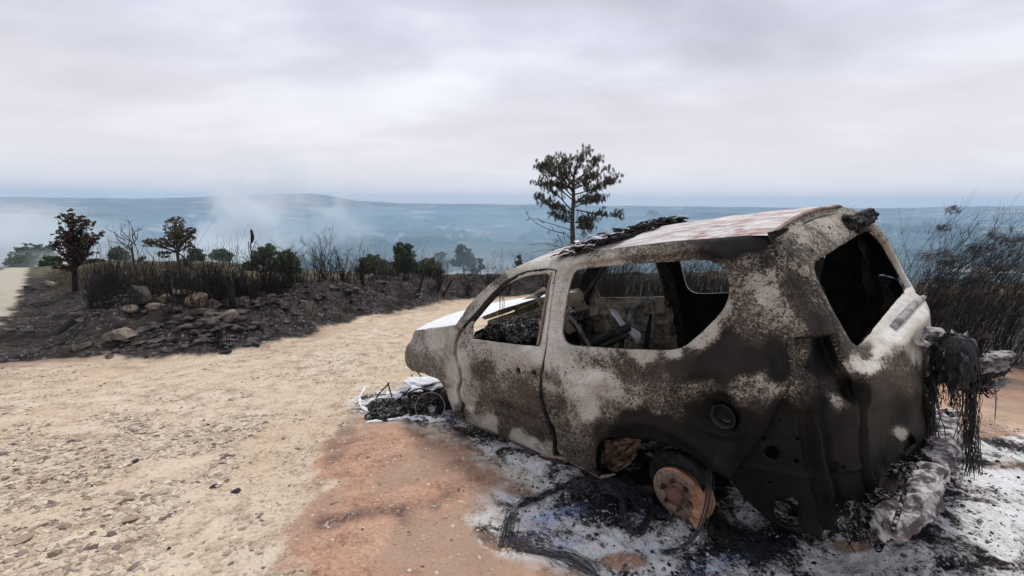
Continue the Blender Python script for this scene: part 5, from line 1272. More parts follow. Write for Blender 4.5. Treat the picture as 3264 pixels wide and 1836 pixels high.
for k, (u, v, s_, lab) in enumerate([
    (432, 1474, .030, 'charred dark chip on the gravel, farthest left of the three dark chips'),
    (682, 1553, .026, 'small charred chip beside the larger dark flat one on the track'),
    (751, 1568, .034, 'flat oval charred chip on the track next to the red soil'),
    (905, 1398, .036, 'small tan stone on the track midway to the debris at the nose'),
    (415, 1595, .050, 'pale upright stone with a dark shadowed side on the gravel'),
    (420, 1660, .055, 'long grey stone low on the gravel above the bottom left corner'),
    (65, 1725, .070, 'large yellowish flat stone at the left edge of the gravel'),
    (205, 1680, .050, 'pale wedge-shaped stone amid the coarse gravel at lower left'),
    (170, 1770, .042, 'reddish brown rounded stone near the bottom edge'),
    (330, 1800, .045, 'whitish flat stone by the bottom edge of the gravel'),
    (540, 1750, .018, 'tiny black round pebble on the lower gravel'),
    (1075, 1597, .020, 'single small pale chip on the red soil'),
    (140, 1540, .035, 'brownish lump of stone among the left gravel'),
    (660, 1355, .030, 'small dark cobble in the grey gravel streak'),
    (1990, 1690, .0, '')]):
    if s_ == 0: continue
    dark = 'charred' in lab or 'black' in lab or 'dark cobble' in lab
    s_ *= 1 if 'charred' in lab or 'chip' in lab else .62
    stone('charred_chip' if 'charred' in lab else 'stone', lab, u, v, (s_ * 1.4, s_, s_ * (.28 if 'flat' in lab or 'chip' in lab else .6)), CHAR if dark else (STONE_T if k in (3, 5, 6, 7, 9, 11, 4) else STONE_M), 1200 + k, 'loose stones and chips on the track', 'stone')

# ================================================================== stones of the rubble bank
for k, (u, v, sx, sy, sz, mt, lab) in enumerate([
    (628, 985, .24, .20, .21, STONE_M, 'largest tan boulder on the burnt bank, angular and lighter than its neighbours'),
    (690, 990, .20, .15, .15, STONE, 'brown boulder just right of the big tan boulder, left of the charred post'),
    (748, 985, .26, .2, .16, STONE_D, 'broad soot-dark boulder just right of the charred post'),
    (726, 1022, .20, .15, .12, STONE, 'grey flattish stone below the foot of the charred post'),
    (390, 1083, .26, .2, .15, STONE, 'lone brown boulder at the foot of the burnt bank, left'),
    (602, 945, .24, .16, .10, STONE_M, 'flat pale stone topmost on the crest of the bank, right one of two'),
    (566, 940, .16, .12, .08, STONE, 'smaller flat pale stone on the crest of the bank, left one of two'),
    (447, 968, .24, .15, .28, STONE_D, 'pointed dark slab standing up in the middle of the bank'),
    (385, 950, .18, .10, .06, STONE, 'thin pale slab on the left part of the crest'),
    (165, 912, .30, .2, .14, STONE, 'greyish stone on the left end of the bank below the burnt tree'),
    (95, 925, .22, .15, .10, STONE_D, 'dark stone at the far left end of the bank near the pale track'),
    (290, 940, .22, .14, .10, STONE, 'small grey stone on the crest between the burnt tree and the pale slab'),
    (345, 958, .18, .13, .09, STONE_D, 'sooty stone under the thin pale slab'),
    (530, 960, .16, .11, .09, STONE, 'little brown stone on the crest left of the two flat pale stones'),
    (420, 990, .22, .14, .08, STONE, 'low slab on the slope under the pointed dark slab'),
    (490, 985, .20, .14, .09, STONE, 'brown slab in the slope left of the big tan boulder')]):
    stone('boulder', lab, u, v, (sx, sy, sz), mt, 2200 + k, 'stones on the burnt bank', 'boulder', 3, .35, .30, (k * 1.3) % .9 - .4)
mb = MB(); r = np.random.default_rng(230); cnt = 0
while cnt < 620:
    u = r.uniform(130, 1500); t = r.uniform(0, 1)
    x_, y_ = FOOT[0]; k = r.integers(0, len(FOOT) - 4); a, b = FOOT[k], FOOT[k + 1]; p = a + (b - a) * r.uniform(); nrm = np.array([-(b - a)[1], (b - a)[0]]); nrm /= np.linalg.norm(nrm)
    dd = abs(r.normal(1.5, .75)); p = p + nrm * dd
    if p[0] / p[1] < -.97 or p[0] > 1: continue
    if p[0] > -4 and r.uniform() < .75: continue
    s_ = .03 * 5 ** r.uniform(0, 1) ; mb.rock((p[0], p[1], ground_z(*p) + s_ * .15), (s_ * r.uniform(1, 2), s_, s_ * r.uniform(.3, .7)), 5000 + cnt, 2, .3); cnt += 1
tag(mb.build('stone_rubble', STONE_D), kind='stuff')

# ================================================================== vegetation
class Leaves:
    def __init__(s): s.c = []; s.r = np.random.default_rng(len(bpy.data.objects))
    def blob(s, c, rad, n, size, asp=.55, up=None, jitter=.5):
        r = s.r; p = r.normal(size=(n, 3)); p /= np.linalg.norm(p, axis=1)[:, None]; p *= r.uniform(0.15, 1, (n, 1)) ** .5
        P = np.array(c) + p * np.array(rad)
        a = r.normal(size=(n, 3)) if up is None else np.array(up) + r.normal(size=(n, 3)) * jitter
        a /= np.linalg.norm(a, axis=1)[:, None]; b = np.cross(a, r.normal(size=(n, 3))); b /= np.linalg.norm(b, axis=1)[:, None]
        L_ = size * r.uniform(.6, 1.3, (n, 1)); s.c.append(np.stack([P - a * L_ / 2, P + b * L_ * asp / 2, P + a * L_ / 2, P - b * L_ * asp / 2], 1))
    def build(s, name, mat, parent):
        V = np.concatenate(s.c).reshape(-1, 3); return mesh_obj(name, V, np.arange(len(V)).reshape(-1, 4), mat, parent)
def leaf_mat(name, stops, sc=3.0, transl=0.0):
    m = NT(name); n = m.noise(sc, 4, .6); g = m.t.nodes.new('ShaderNodeNewGeometry')
    v = m.math('ADD', m.math('MULTIPLY', n, .6), m.math('MULTIPLY', g.outputs['Random Per Island'], .4)); m.color(m.cramp(v, stops)); m.rough(.8); m.spec(.2); return m.m
PINE_L = leaf_mat('scorched_pine_needles', [(.3, (.03, .03, .018)), (.5, (.07, .066, .036)), (.7, (.13, .11, .06))])
BROWN_L = leaf_mat('burnt_leaves', [(.3, (.035, .020, .018)), (.5, (.075, .045, .036)), (.7, (.12, .075, .055))])
OLIVE_L = leaf_mat('half_scorched_leaves', [(.3, (.06, .048, .026)), (.5, (.13, .10, .05)), (.7, (.15, .155, .07))])
GREEN_L = leaf_mat('green_leaves', [(.3, (.035, .058, .036)), (.5, (.065, .10, .058)), (.7, (.11, .15, .085))], .6)
PGREEN_L = leaf_mat('dry_green_leaves', [(.3, (.06, .08, .045)), (.5, (.11, .14, .075)), (.7, (.17, .19, .11))], .6)
def curve(p, n=8, wob=0.0, r=rng):
    p = np.array(p, float); t = np.linspace(0, len(p) - 1, n); q = np.stack([np.interp(t, np.arange(len(p)), p[:, a]) for a in range(3)], 1)
    for _ in range(2): q[1:-1] = (q[:-2] + 2 * q[1:-1] + q[2:]) / 4
    if wob: q[1:] += np.cumsum(r.normal(size=(n - 1, 3)) * wob, 0)
    return q
def at_dist(u, v, y):
    d = ray(u, v); return EYE + d * (y / d[1])
def tree_root(name, label, u, y, cat='tree', group=None):
    p = at_dist(u, 700, y); z = ground_z(p[0], p[1]); o = empty(name, (p[0], p[1], z - .03)); return tag(o, label, cat, group), p[0], p[1], z - .03

# lone pine behind the vehicle
o, X0, Y0, Z0 = tree_root('pine_tree', 'lone scorched pine with a flat-topped crown rising behind the vehicle', 1822, 22)
PXM = F / 22.3 * 3.45
def pz(zx, zy, dy=0.0):            # sketch coordinates of the crown, turned into metres about the trunk
    u, v = 1550 + zx / 3.45, 440 + zy / 3.45; q = at_dist(u, v, Y0); return np.array([q[0] - X0, dy, q[2] - Z0])
r = np.random.default_rng(31)
tr = MB(); trunk = curve([(0, 0, 0), pz(955, 1150), pz(945, 900), pz(962, 650), pz(955, 480), pz(975, 330), pz(1040, 200)], 24)
tr.tube(trunk, np.interp(np.linspace(0, 1, 24), [0, .3, .6, 1], [.14, .10, .075, .02]), 9)
tr.build('trunk', BARKG, o, True)
br = MB(); lf = Leaves()
LIMBS = [((950,575),(700,390),(575,300),-.5), ((955,530),(830,350),(720,230),.6), ((970,470),(1180,320),(1260,240),.4), ((960,440),(1010,300),(1060,170),-.5), ((955,430),(900,300),(860,210),.5), ((1000,685),(1250,560),(1480,400),.3),
         ((960,690),(740,500),(550,300),.5), ((945,800),(760,600),(540,520),-.7), ((950,830),(700,740),(530,640),.4), ((985,790),(1250,840),(1500,855),.2), ((960,945),(820,870),(690,820),-.3), ((975,620),(1150,560),(1360,500),-.9), ((980,700),(1150,680),(1320,640),.9),
         ((950,640),(850,520),(700,500),1.0), ((970,520),(1100,450),(1250,400),1.0), ((960,600),(880,500),(650,380),-1.0), ((980,930),(1080,930),(1170,900),.3), ((990,980),(1060,990),(1130,960),-.2), ((960,560),(1080,520),(1300,330),-.5), ((950,860),(850,800),(640,700),.8), ((960,480),(880,400),(620,260),.0), ((965,760),(1080,720),(1300,690),-.4)]
for (a, b, c, dy) in LIMBS:
    P_ = curve([pz(*a), pz(*b, dy * .6), pz(*c, dy * 1.3)], 9, .012, r); br.tube(P_, np.linspace(.034, .009, 9), 5)
    for k in range(42):
        t = r.uniform(.28, 1.0); i = int(t * 7.99); p = P_[i] + (P_[i + 1] - P_[i]) * (t * 8 - i); q = p + np.array([r.normal() * .17, r.normal() * .26, abs(r.normal()) * .12])
        br.tube([p, (p + q) / 2 + [0, 0, -.02], q], .005, 3, False)
        for m_ in range(2):
            qq = q + r.normal(size=3) * .06; lf.blob(qq, (.05, .05, .08), 24, .14, .09, up=(r.normal() * .25, r.normal() * .25, 1), jitter=.38)
for P_ in ([pz(930,1010),pz(700,935,-.1),pz(470,880,-.2)], [pz(860,1050),pz(700,1020,.1),pz(520,940,.1),pz(440,840,.1),pz(420,790,.1)], [pz(945,1120),pz(860,1060),pz(845,1030)], [pz(845,1030),pz(860,1100),pz(895,1190)],
           [pz(940,1260),pz(830,1205),pz(700,1163),pz(580,1165),pz(450,1180)], [pz(940,1300),pz(750,1230),pz(620,1225),pz(500,1268)], [pz(780,1060),pz(820,1130),pz(860,1190)], [pz(730,1020),pz(740,980),pz(690,960)], [pz(700,1010),pz(670,1060),pz(720,1030)], [pz(640,935),pz(580,900),pz(560,870)], [pz(470,880),pz(450,920),pz(430,915)], [pz(440,840),pz(455,815),pz(460,800)], [pz(800,1120),pz(750,1150),pz(745,1165)]):
    br.tube(curve(P_, 9, .008, r), np.linspace(.020, .005, 9), 4)
for (zx, zy) in ((1130, 880), (1180, 960), (1060, 990), (1100, 920), (1150, 1010), (1080, 1060)): lf.blob(pz(zx, zy, r.normal() * .3), (.16, .2, .16), 130, .13, .12, up=(0, 0, 1), jitter=.6)
br.build('branches', BARKB, o); lf.build('crown', PINE_L, o)

def broadleaf(name, label, u, y, top_v, trunk_u, blobs, nclus, per, lsize, csize, mat, bark, lean=0, seed=1, group=None, cat='tree', thick=.05, fork=.38):
    """blobs: (u, v, ru, rv, depth) in photo units, converted to metres at the tree's own distance"""
    o, X, Y, Z = tree_root(name, label, u, y, cat, group); r = np.random.default_rng(seed); s_ = Y / F
    def w(u_, v_, dy=0): q = at_dist(u_, v_, Y); return np.array([q[0] - X, dy, q[2] - Z])
    B = [(w(b[0], b[1]), b[2] * s_, b[3] * s_) for b in blobs]
    H = max(b[0][2] + b[2] for b in B); tb = MB(); cen = np.mean([b[0] for b in B], 0)
    fk = np.array([cen[0] * .35 + lean, 0, H * fork]); tb.tube(curve([(0, 0, -.1), fk * [.6, 1, .5], fk], 8, .01 * H / 3, r), np.linspace(thick, thick * .7, 8), 8)
    cr_ = Leaves(); bm_ = MB()
    mains = []
    for (c, rx, rz) in B:
        P_ = curve([fk, (fk + c) / 2 + np.array([0, 0, rz * .1]), c + [0, 0, rz * .4]], 8, .02 * H / 3, r); bm_.tube(P_, np.linspace(thick * .55, thick * .12, 8), 5); mains.append(P_)
    tot = sum(b[1] * b[2] for b in B)
    for (c, rx, rz), P_ in zip(B, mains):
        for k in range(max(3, int(nclus * rx * rz / tot))):
            d = r.normal(size=3); d /= np.linalg.norm(d); q = c + d * np.array([rx, rx, rz]) * r.uniform(.25, 1) ** .6
            p = P_[r.integers(2, 8)]; 
            if r.uniform() < .6: bm_.tube([p, (p + q) / 2 + r.normal(size=3) * .04 * H / 3, q], [thick * .16, thick * .1, thick * .05], 3, False)
            cr_.blob(q, (csize * r.uniform(.6, 1.3), csize, csize * r.uniform(.4, .8)), per, lsize, .6)
    tb.build('trunk', bark, o, True); bm_.build('branches', bark, o); cr_.build('crown', mat, o); return o
broadleaf('burnt_tree', 'bushy burnt tree with brown windswept leaves at the left end of the bank', 205, 14, 0, 0, [(235,770,48,30,0),(222,700,30,22,0),(262,712,30,28,0),(215,745,36,30,0),(290,760,26,22,0),(240,800,40,26,0),(175,780,20,16,0),(318,745,14,10,0),(205,820,26,16,0),(196,850,24,12,0),(232,858,20,9,0),(250,835,26,10,0),(280,810,30,10,0),(224,678,9,12,0)], 480, 9, .075, .05, BROWN_L, BARKB, seed=3, thick=.09, fork=.3)
broadleaf('scorched_tree', 'half-scorched olive and brown tree with a side limb reaching left, behind the bank', 556, 18, 0, 0, [(560,735,36,28,0),(585,760,32,26,0),(545,770,30,22,0),(495,775,36,16,0),(560,705,30,14,0),(610,740,16,20,0),(520,812,20,14,0),(590,835,24,12,0),(470,768,16,10,0),(600,790,22,12,0)], 560, 9, .07, .055, OLIVE_L, BARKG, seed=4, thick=.07, fork=.42)
# bare forked tree between them
o, X, Y, Z = tree_root('bare_tree', 'leafless grey tree forking into thin branches between the two leafy trees', 436, 17)
def w_(u_, v_, dy=0): q = at_dist(u_, v_, 17); return np.array([q[0] - X, dy, q[2] - Z])
def z0(zx, zy, dy=0): return w_(zx / 5.152, 600 + zy / 5.154, dy)
r = np.random.default_rng(77); mb = MB(); mb.tube(curve([(0, 0, -.1), z0(2235, 1400), z0(2190, 1200), z0(2175, 1080), z0(2160, 960)], 10), np.linspace(.055, .035, 10), 7); mb.build('trunk', BARKG, o, True)
mb = MB()
for P_ in ([(2160,1030),(2050,960),(1900,900),(1840,850)], [(2160,990),(2070,900),(1940,820),(1870,740),(1740,680)], [(2160,980),(2120,850),(2040,700),(1960,590)], [(2170,960),(2160,800),(2100,560)], [(2175,950),(2200,780),(2170,650),(2100,520)], [(2180,960),(2220,850),(2250,740),(2275,690)], [(2120,880),(2060,760),(2020,600)], [(2200,800),(2240,700),(2270,660)], [(2060,860),(1960,760),(1900,700)], [(2170,840),(2150,700),(2140,600)]):
    q = curve([z0(*p, r.normal() * .12) for p in P_], 9, .006, r); mb.tube(q, np.linspace(.022, .005, 9), 4)
    for k in range(5): p = q[r.integers(3, 9)]; mb.tube([p, p + np.array([r.normal() * .1, r.normal() * .1, r.uniform(.08, .22)])], .004, 3, False)
mb.build('branches', BARKG, o)
lf = Leaves()
for (a, b) in ((2330, 1160), (2290, 1190), (2360, 1130), (2400, 1230)): lf.blob(z0(a, b), (.10, .1, .07), 60, .07, .4)
lf.build('leaf_tuft', BROWN_L, o)

# greener trees down the slope, partly veiled by smoke
def far_tree(name, label, u, y, blobs, mat, n, per, ls, cs, seed, thick=.2, group='trees standing down the slope'):
    return broadleaf(name, label, u, y, 0, 0, blobs, n, per, ls, cs, mat, BARKG, seed=seed, group=group, thick=thick, fork=.45)
far_tree('oak_tree', 'dark green tree with a peaked crown, tallest of those down the slope', 1290, 48, [(1290,820,34,36,0),(1275,795,20,24,0),(1310,850,30,24,0),(1265,850,24,26,0),(1300,790,14,16,0),(1335,860,22,26,0),(1245,870,20,24,0)], GREEN_L, 620, 16, .24, .2, 11)
far_tree('oak_tree', 'low rounded pale green bush left of the peaked dark green tree', 1185, 44, [(1185,840,40,30,0),(1215,858,34,30,0),(1155,862,24,24,0),(1240,880,30,28,0)], PGREEN_L, 330, 22, .22, .26, 12)
far_tree('oak_tree', 'round pale green bush right of the peaked dark green tree', 1365, 46, [(1365,850,34,28,0),(1390,875,30,28,0),(1345,875,30,28,0),(1410,900,28,24,0)], PGREEN_L, 330, 22, .22, .26, 13)
far_tree('oak_tree', 'green tree behind the tallest burnt stalks, left of a similar one', 850, 30, [(855,800,28,24,0),(830,825,26,28,0),(800,850,24,20,0),(870,840,22,24,0)], PGREEN_L, 190, 20, .16, .18, 14, .12)
far_tree('oak_tree', 'green tree behind the burnt stalks, right of a similar one', 915, 31, [(915,820,30,26,0),(935,850,26,28,0),(890,850,24,24,0),(955,880,18,20,0)], PGREEN_L, 190, 20, .16, .18, 15, .12)
far_tree('slope_pine', 'smoke-veiled pine with a broad crown, larger of the two by the ploughed fields', 1475, 105, [(1478,810,30,18,0),(1455,835,24,14,0),(1500,835,22,18,0),(1470,790,14,10,0),(1510,860,14,18,0)], GREEN_L, 190, 18, .5, .55, 16, .35)
far_tree('slope_pine', 'smoke-veiled smaller pine just left of the broad-crowned one', 1405, 110, [(1405,815,16,12,0),(1400,840,20,14,0),(1375,850,14,12,0)], GREEN_L, 110, 18, .5, .5, 17, .3)
far_tree('slope_pine', 'tiny conical pine seen just left of the windscreen pillar', 1655, 70, [(1655,820,6,8,0),(1655,838,12,9,0),(1652,855,14,9,0)], GREEN_L, 60, 16, .3, .22, 18, .15)
far_tree('slope_pine', 'thin faint tree between the broad-crowned pine and the windscreen pillar', 1530, 100, [(1530,830,6,10,0),(1533,850,9,10,0)], GREEN_L, 40, 16, .4, .4, 19, .2)
for k, (u, v, ru, rv, y, lab) in enumerate([(110, 800, 62, 30, 85, 'broad blue-veiled tree mass in the smoke above the pale track'), (70, 830, 40, 24, 70, 'smaller smoky bush beside the pale track at the far left'), (380, 810, 26, 24, 70, 'smoky bluish bush behind the bare tree'), (625, 815, 22, 24, 60, 'smoky bush just right of the half-scorched tree'), (705, 812, 30, 20, 75, 'smoky rounded bush left of the tallest burnt stalks'), (160, 835, 26, 22, 45, 'grey smoky shrub left of the brown burnt tree'), (300, 838, 28, 14, 40, 'purplish burnt shrub between the brown tree and the bare tree')]):
    far_tree('smoky_tree', lab, u, y, [(u, v, ru, rv, 0), (u + ru * .5, v + rv * .4, ru * .6, rv * .7, 0), (u - ru * .5, v + rv * .35, ru * .6, rv * .7, 0)], GREEN_L if k != 6 else BROWN_L, 130, 18, y * .005, y * .006, 30 + k, y * .003)

# burnt shrubs: bare blackened stems
def shrub(name, label, u, v_or_y, h, n, spread, seed, lean=(0, 0), twigs=4, rr=.006, mat=BARKB, group='burnt shrubs along the bank', leaves=None, cat='burnt shrub', fine=3, pos=None, curl=.05):
    if pos is None:
        p = at_dist(u, 700, v_or_y); x, y = p[0], p[1]
    else: x, y = pos
    z = ground_z(x, y); o = empty(name, (x, y, z - .03)); tag(o, label, cat, group)
    r = np.random.default_rng(seed); mb = MB(); lf = Leaves() if leaves else None
    for k in range(n):
        a = r.uniform(0, 6.283); s_ = spread * r.uniform(.1, 1) ; L_ = h * r.uniform(.45, 1.0)
        b0 = np.array([math.cos(a), math.sin(a), 0]) * spread * .22 * r.uniform(0, 1)
        tip = b0 + np.array([math.cos(a) * s_ + lean[0] * L_, math.sin(a) * s_ + lean[1] * L_, L_])
        P_ = curve([b0, b0 + (tip - b0) * [.25, .25, .5], tip], 9, curl * L_ * .35, r); mb.tube(P_, np.linspace(rr * 1.5, rr * .4, 9), 4, False)
        for t_ in range(twigs):
            i = r.integers(3, 9); p = P_[i]; d = (P_[min(i, 8)] - P_[i - 1]); d /= np.linalg.norm(d) + 1e-9
            tl = L_ * r.uniform(.12, .32); q = p + (d * .8 + r.normal(size=3) * .42 + [lean[0], lean[1], .15]) * tl
            mid = (p + q) / 2 + r.normal(size=3) * tl * .1; mb.tube([p, mid, q], [rr * .6, rr * .45, rr * .25], 3, False)
            for f_ in range(fine):
                q3 = mid + (d * .6 + r.normal(size=3) * .45 + [lean[0] * .6, 0, .1]) * tl * .6; mb.tube([mid, q3], [rr * .35, rr * .2], 3, False)
            if leaves and r.uniform() < leaves[0]: lf.blob(mid + (q - mid) * .6, (leaves[1], leaves[1], leaves[1] * .7), leaves[2], leaves[3], .10, up=(.9, 0, .5), jitter=.45)
    mb.build('stems', mat, o)
    if leaves: tag(lf.build('scorched_tuft', BROWN_L if 'bank' in group else BARKG, o), kind='stuff')
    return o
S_H = [(1015, 13.0, 1.25, 22, .50, 'tallest clump of bare black stems standing right of the two green trees'),
       (830, 11.2, 1.05, 26, .55, 'dense clump of black stems in front of the left green tree'),
       (905, 12.0, .95, 22, .5, 'black stems in front of the right-hand green tree'),
       (650, 10.8, .80, 14, .42, 'sparse curly black stems between the half-scorched tree and the charred post'),
       (1085, 13.5, .95, 18, .45, 'loose burnt shrub halfway between the tallest clump and the charred stake'),
       (1140, 14.0, 1.0, 14, .3, 'slender burnt shrub with one very tall stem beside the charred stake'),
       (1205, 15.0, .9, 18, .5, 'greyish twiggy shrub in front of the pale green bush'),
       (1290, 15.5, .8, 16, .5, 'low burnt shrub below the peaked dark green tree'),
       (740, 10.8, .85, 14, .4, 'wiry burnt shrub just right of the charred post'),
       (560, 11.0, .45, 16, .5, 'short burnt scrub under the half-scorched tree')]
for k, (u, y, h, n, sp_, lab) in enumerate(S_H): shrub('burnt_shrub', lab, u, y, h, n, sp_, 900 + k, twigs=5, rr=.007, mat=BARKG if 'greyish' in lab else BARKB, curl=.09)
for k, (u, y, h, lab) in enumerate([(1395, 15.5, 1.0, 'burnt shrub with a rust brown tuft of leaves left of the leaning shrub'), (1490, 16, .8, 'leaning burnt shrub with a small rust brown tuft near the road bend'), (1560, 16.5, .95, 'twiggy brown shrub beside the road bend, left of the windscreen pillar'), (1620, 17, 1.05, 'twiggy brown shrub just behind the windscreen pillar')]):
    shrub('burnt_shrub', lab, u, y, h, 16, .4, 930 + k, (.15, 0), 5, .006, leaves=(.22 if k < 2 else .3, .05, 40, .06))
# the tallest stalk with its blackened cone, and a bent one
o, X, Y, Z = tree_root('cone_stalk', 'upright black stalk ending in a thick cone-like head, tallest thing over the bank', 808, 11.2, 'stalk')
def w2(u_, v_): q = at_dist(u_, v_, 11.2); return np.array([q[0] - X, 0, q[2] - Z])
mb = MB(); mb.tube(curve([w2(808, 900) * [1, 1, 0], w2(806, 860), w2(803, 800), w2(800, 772)], 9, .004), .012, 6); mb.tube([w2(803, 830), w2(793, 800), w2(792, 770)], .008, 5); mb.tube([w2(803, 800), w2(812, 780), w2(817, 768)], .007, 5); mb.build('stem', BARKB, o)
mb = MB(); q = curve([w2(800, 776), w2(806, 766), w2(805, 750), w2(801, 735), w2(800, 731)], 8); mb.tube(q, [.012, .03, .042, .040, .036, .032, .026, .012], 8); mb.build('cone_head', BARKB, o, True)
# fence stakes
def stake(name, label, u, y, h, rad, lean, seed, mat=BARKB):
    p = at_dist(u, 700, y); z = ground_z(p[0], p[1]); r = np.random.default_rng(seed); mb = MB()
    n = 12; t = np.linspace(-.2, 1, n); P_ = np.stack([lean * t * h, 0 * t, t * h], 1); P_[:, :2] += r.normal(size=(n, 2)) * .004
    mb.tube(P_, np.concatenate([rad * np.ones(n - 2) * (1 + .06 * r.normal(size=n - 2)), [rad * .9, rad * .55]]), 10)
    o = mb.build(name, mat, None, True, loc=(p[0], p[1], z)); return tag(o, label, 'post', 'charred posts along the bank')
p_ = ground_pt(716, 985); stake('charred_post', 'thick charred wooden post standing among the boulders', 716, p_[1], .0 + (975 - 853) / F * p_[1] * 1.0, .062, -.05, 1)
stake('charred_post', 'thin black stake straight upright between the tall stems and the greyish shrub', 1148, 13.0, .80, .035, 0, 2)
stake('charred_post', 'thin black stake leaning right below the peaked green tree', 1328, 14.2, .65, .035, .28, 3)
stake('charred_post', 'short black stake leaning strongly right near the brown-tufted shrub', 1408, 15, .55, .035, .55, 4)
# low burnt scrub that reads as one mass
def scrub(name, n, region, hmin, hmax, seed, lean=.1, mat=BARKB, rr=.005):
    r = np.random.default_rng(seed); mb = MB(); k = 0
    while k < n:
        x, y = region(r); z = ground_z(x, y); cl = float(fbm(x * 1.1, y * 1.1, seed, 3)) ; h = hmin + (hmax - hmin) * r.uniform() ** 1.6 * min(max(.55 + 1.6 * cl, .1), 1.5)
        if cl < -.22: k += 1; continue
        a = r.uniform(0, 6.28)
        q = np.array([x + math.cos(a) * h * .25 + lean * h, y + math.sin(a) * h * .25, z + h]); b = np.array([x, y, z - .02]); m_ = (b + q) / 2 + r.normal(size=3) * h * .13
        mb.tube([b, m_, q], [rr * 1.3, rr, rr * .4], 3, False)
        for t in range(2): q2 = m_ + (q - m_) * r.uniform(.3, 1.2) + r.normal(size=3) * h * .14; mb.tube([m_, q2], [rr * .6, rr * .3], 3, False)
        k += 1
    return tag(mb.build(name, mat), kind='stuff')
def reg_bank(r):
    while True:
        k = r.integers(1, len(FOOT) - 3); a, b = FOOT[k], FOOT[k + 1]; p = a + (b - a) * r.uniform(); n_ = np.array([-(b - a)[1], (b - a)[0]]); n_ /= np.linalg.norm(n_); p = p + n_ * (1.6 + 3.2 * r.uniform() ** 1.2)
        if p[0] / p[1] > -.93: return p
scrub('burnt_undergrowth', 3000, reg_bank, .08, .72, 51, rr=.004)
scrub('burnt_tall_scrub', 1300, reg_bank, .30, 1.25, 56, .12, rr=.005)
def reg_slope(r):
    while True:
        k = r.integers(4, len(FOOT) - 3); a, b = FOOT[k], FOOT[k + 1]; p = a + (b - a) * r.uniform(); n_ = np.array([-(b - a)[1], (b - a)[0]]); n_ /= np.linalg.norm(n_); p = p + n_ * r.uniform(.3, 1.8)
        if p[0] / p[1] > -.93: return p
scrub('burnt_grass_stubble', 1300, reg_slope, .05, .25, 52, 0, rr=.004)
def reg_back(r): return r.uniform(1.0, 9), r.uniform(9.5, 17)
scrub('burnt_thicket', 2400, reg_back, .5, 2.0, 53, .12, rr=.006)
def reg_right(r):
    while True:
        x, y = r.uniform(4.5, 22), r.uniform(3.5, 18)
        if x * .5 + y * .866 > 8.8: return x, y
scrub('burnt_thicket', 2600, reg_right, .15, .7, 54, .2, rr=.005)
# windswept broom shrubs at the right edge
for k, (u, y, h, lab) in enumerate([(2890, 6.4, 1.72, 'windswept burnt broom just behind the tailgate, with a dense dark tuft at the top'), (3000, 6.6, 1.85, 'windswept burnt broom with two dense dark tufts, second from the tailgate'), (3090, 6.0, 1.7, 'burnt broom with a low horizontal tuft above the hanging cords'), (3180, 6.8, 1.95, 'tallest thin-stemmed burnt broom by the right edge'), (3270, 5.9, 1.9, 'burnt broom cut by the right edge of the picture'), (3390, 6.6, 2.0, 'burnt broom just beyond the right edge'), (2960, 7.8, 1.6, 'thin burnt broom standing behind the first two'), (3130, 8.2, 1.7, 'far thin burnt broom behind the tallest one')]):
    shrub('burnt_broom', lab, u, y, h * 1.12, 30, .5, 960 + k, (.34, 0), 6, .0042, BARKB, 'windswept burnt brooms on the right', (.10 if k in (0, 1, 2) else .02, .09, 60, .10), fine=4, curl=.05)
for k, (x, y) in enumerate([(2.2, 10.5), (3.4, 9.6), (4.6, 9.2), (5.8, 9.0), (1.4, 11.8)]):
    shrub('burnt_broom', 'burnt broom in the thicket seen through the side windows', 0, 0, 1.85, 44, .8, 980 + k, (.15, 0), 5, .006, BARKB, 'burnt brooms seen through the vehicle', fine=3, pos=(x, y))
# dry grass tussocks behind the bank on the left
def reg_grass(r):
    while True:
        u = r.uniform(120, 700); y = r.uniform(15, 30); p = at_dist(u, 700, y); return p[0], p[1]
DRY = simple_mat('dry_grass', (.05, .042, .026), (.19, .155, .09), 4)
scrub('dry_grass', 2600, reg_grass, .15, .45, 55, .1, DRY, .010)

# woodland scattered over the slope and the valley floor
r = np.random.default_rng(606); mb = MB(); k = 0
WOODM = simple_mat('far_woodland_leaves', (.012, .022, .014), (.05, .065, .035), .15)
while k < 3400:
    az_ = r.uniform(-.90, .92); rr2 = 150 * (22 ** r.uniform(0, 1)); x_, y_ = rr2 * math.sin(az_), rr2 * math.cos(az_)
    if float(fbm(x_ / (40 + rr2 * .12), y_ / (40 + rr2 * .12), 91, 3)) < .02: continue
    s_ = r.uniform(3, 6) * (1 + rr2 / 900); V, Fq = ICO[2]
    V2 = V * (1 + .28 * np.sin(V @ r.normal(size=3) * 4 + k) + .18 * r.normal(size=len(V)))[:, None] * np.array([s_, s_, s_ * .7])
    mb.add(V2 + np.array([x_, y_, float(height(np.array([x_]), np.array([y_]), False)[0]) + s_ * .45]), Fq); k += 1
tag(mb.build('distant_woodland', WOODM), kind='stuff')

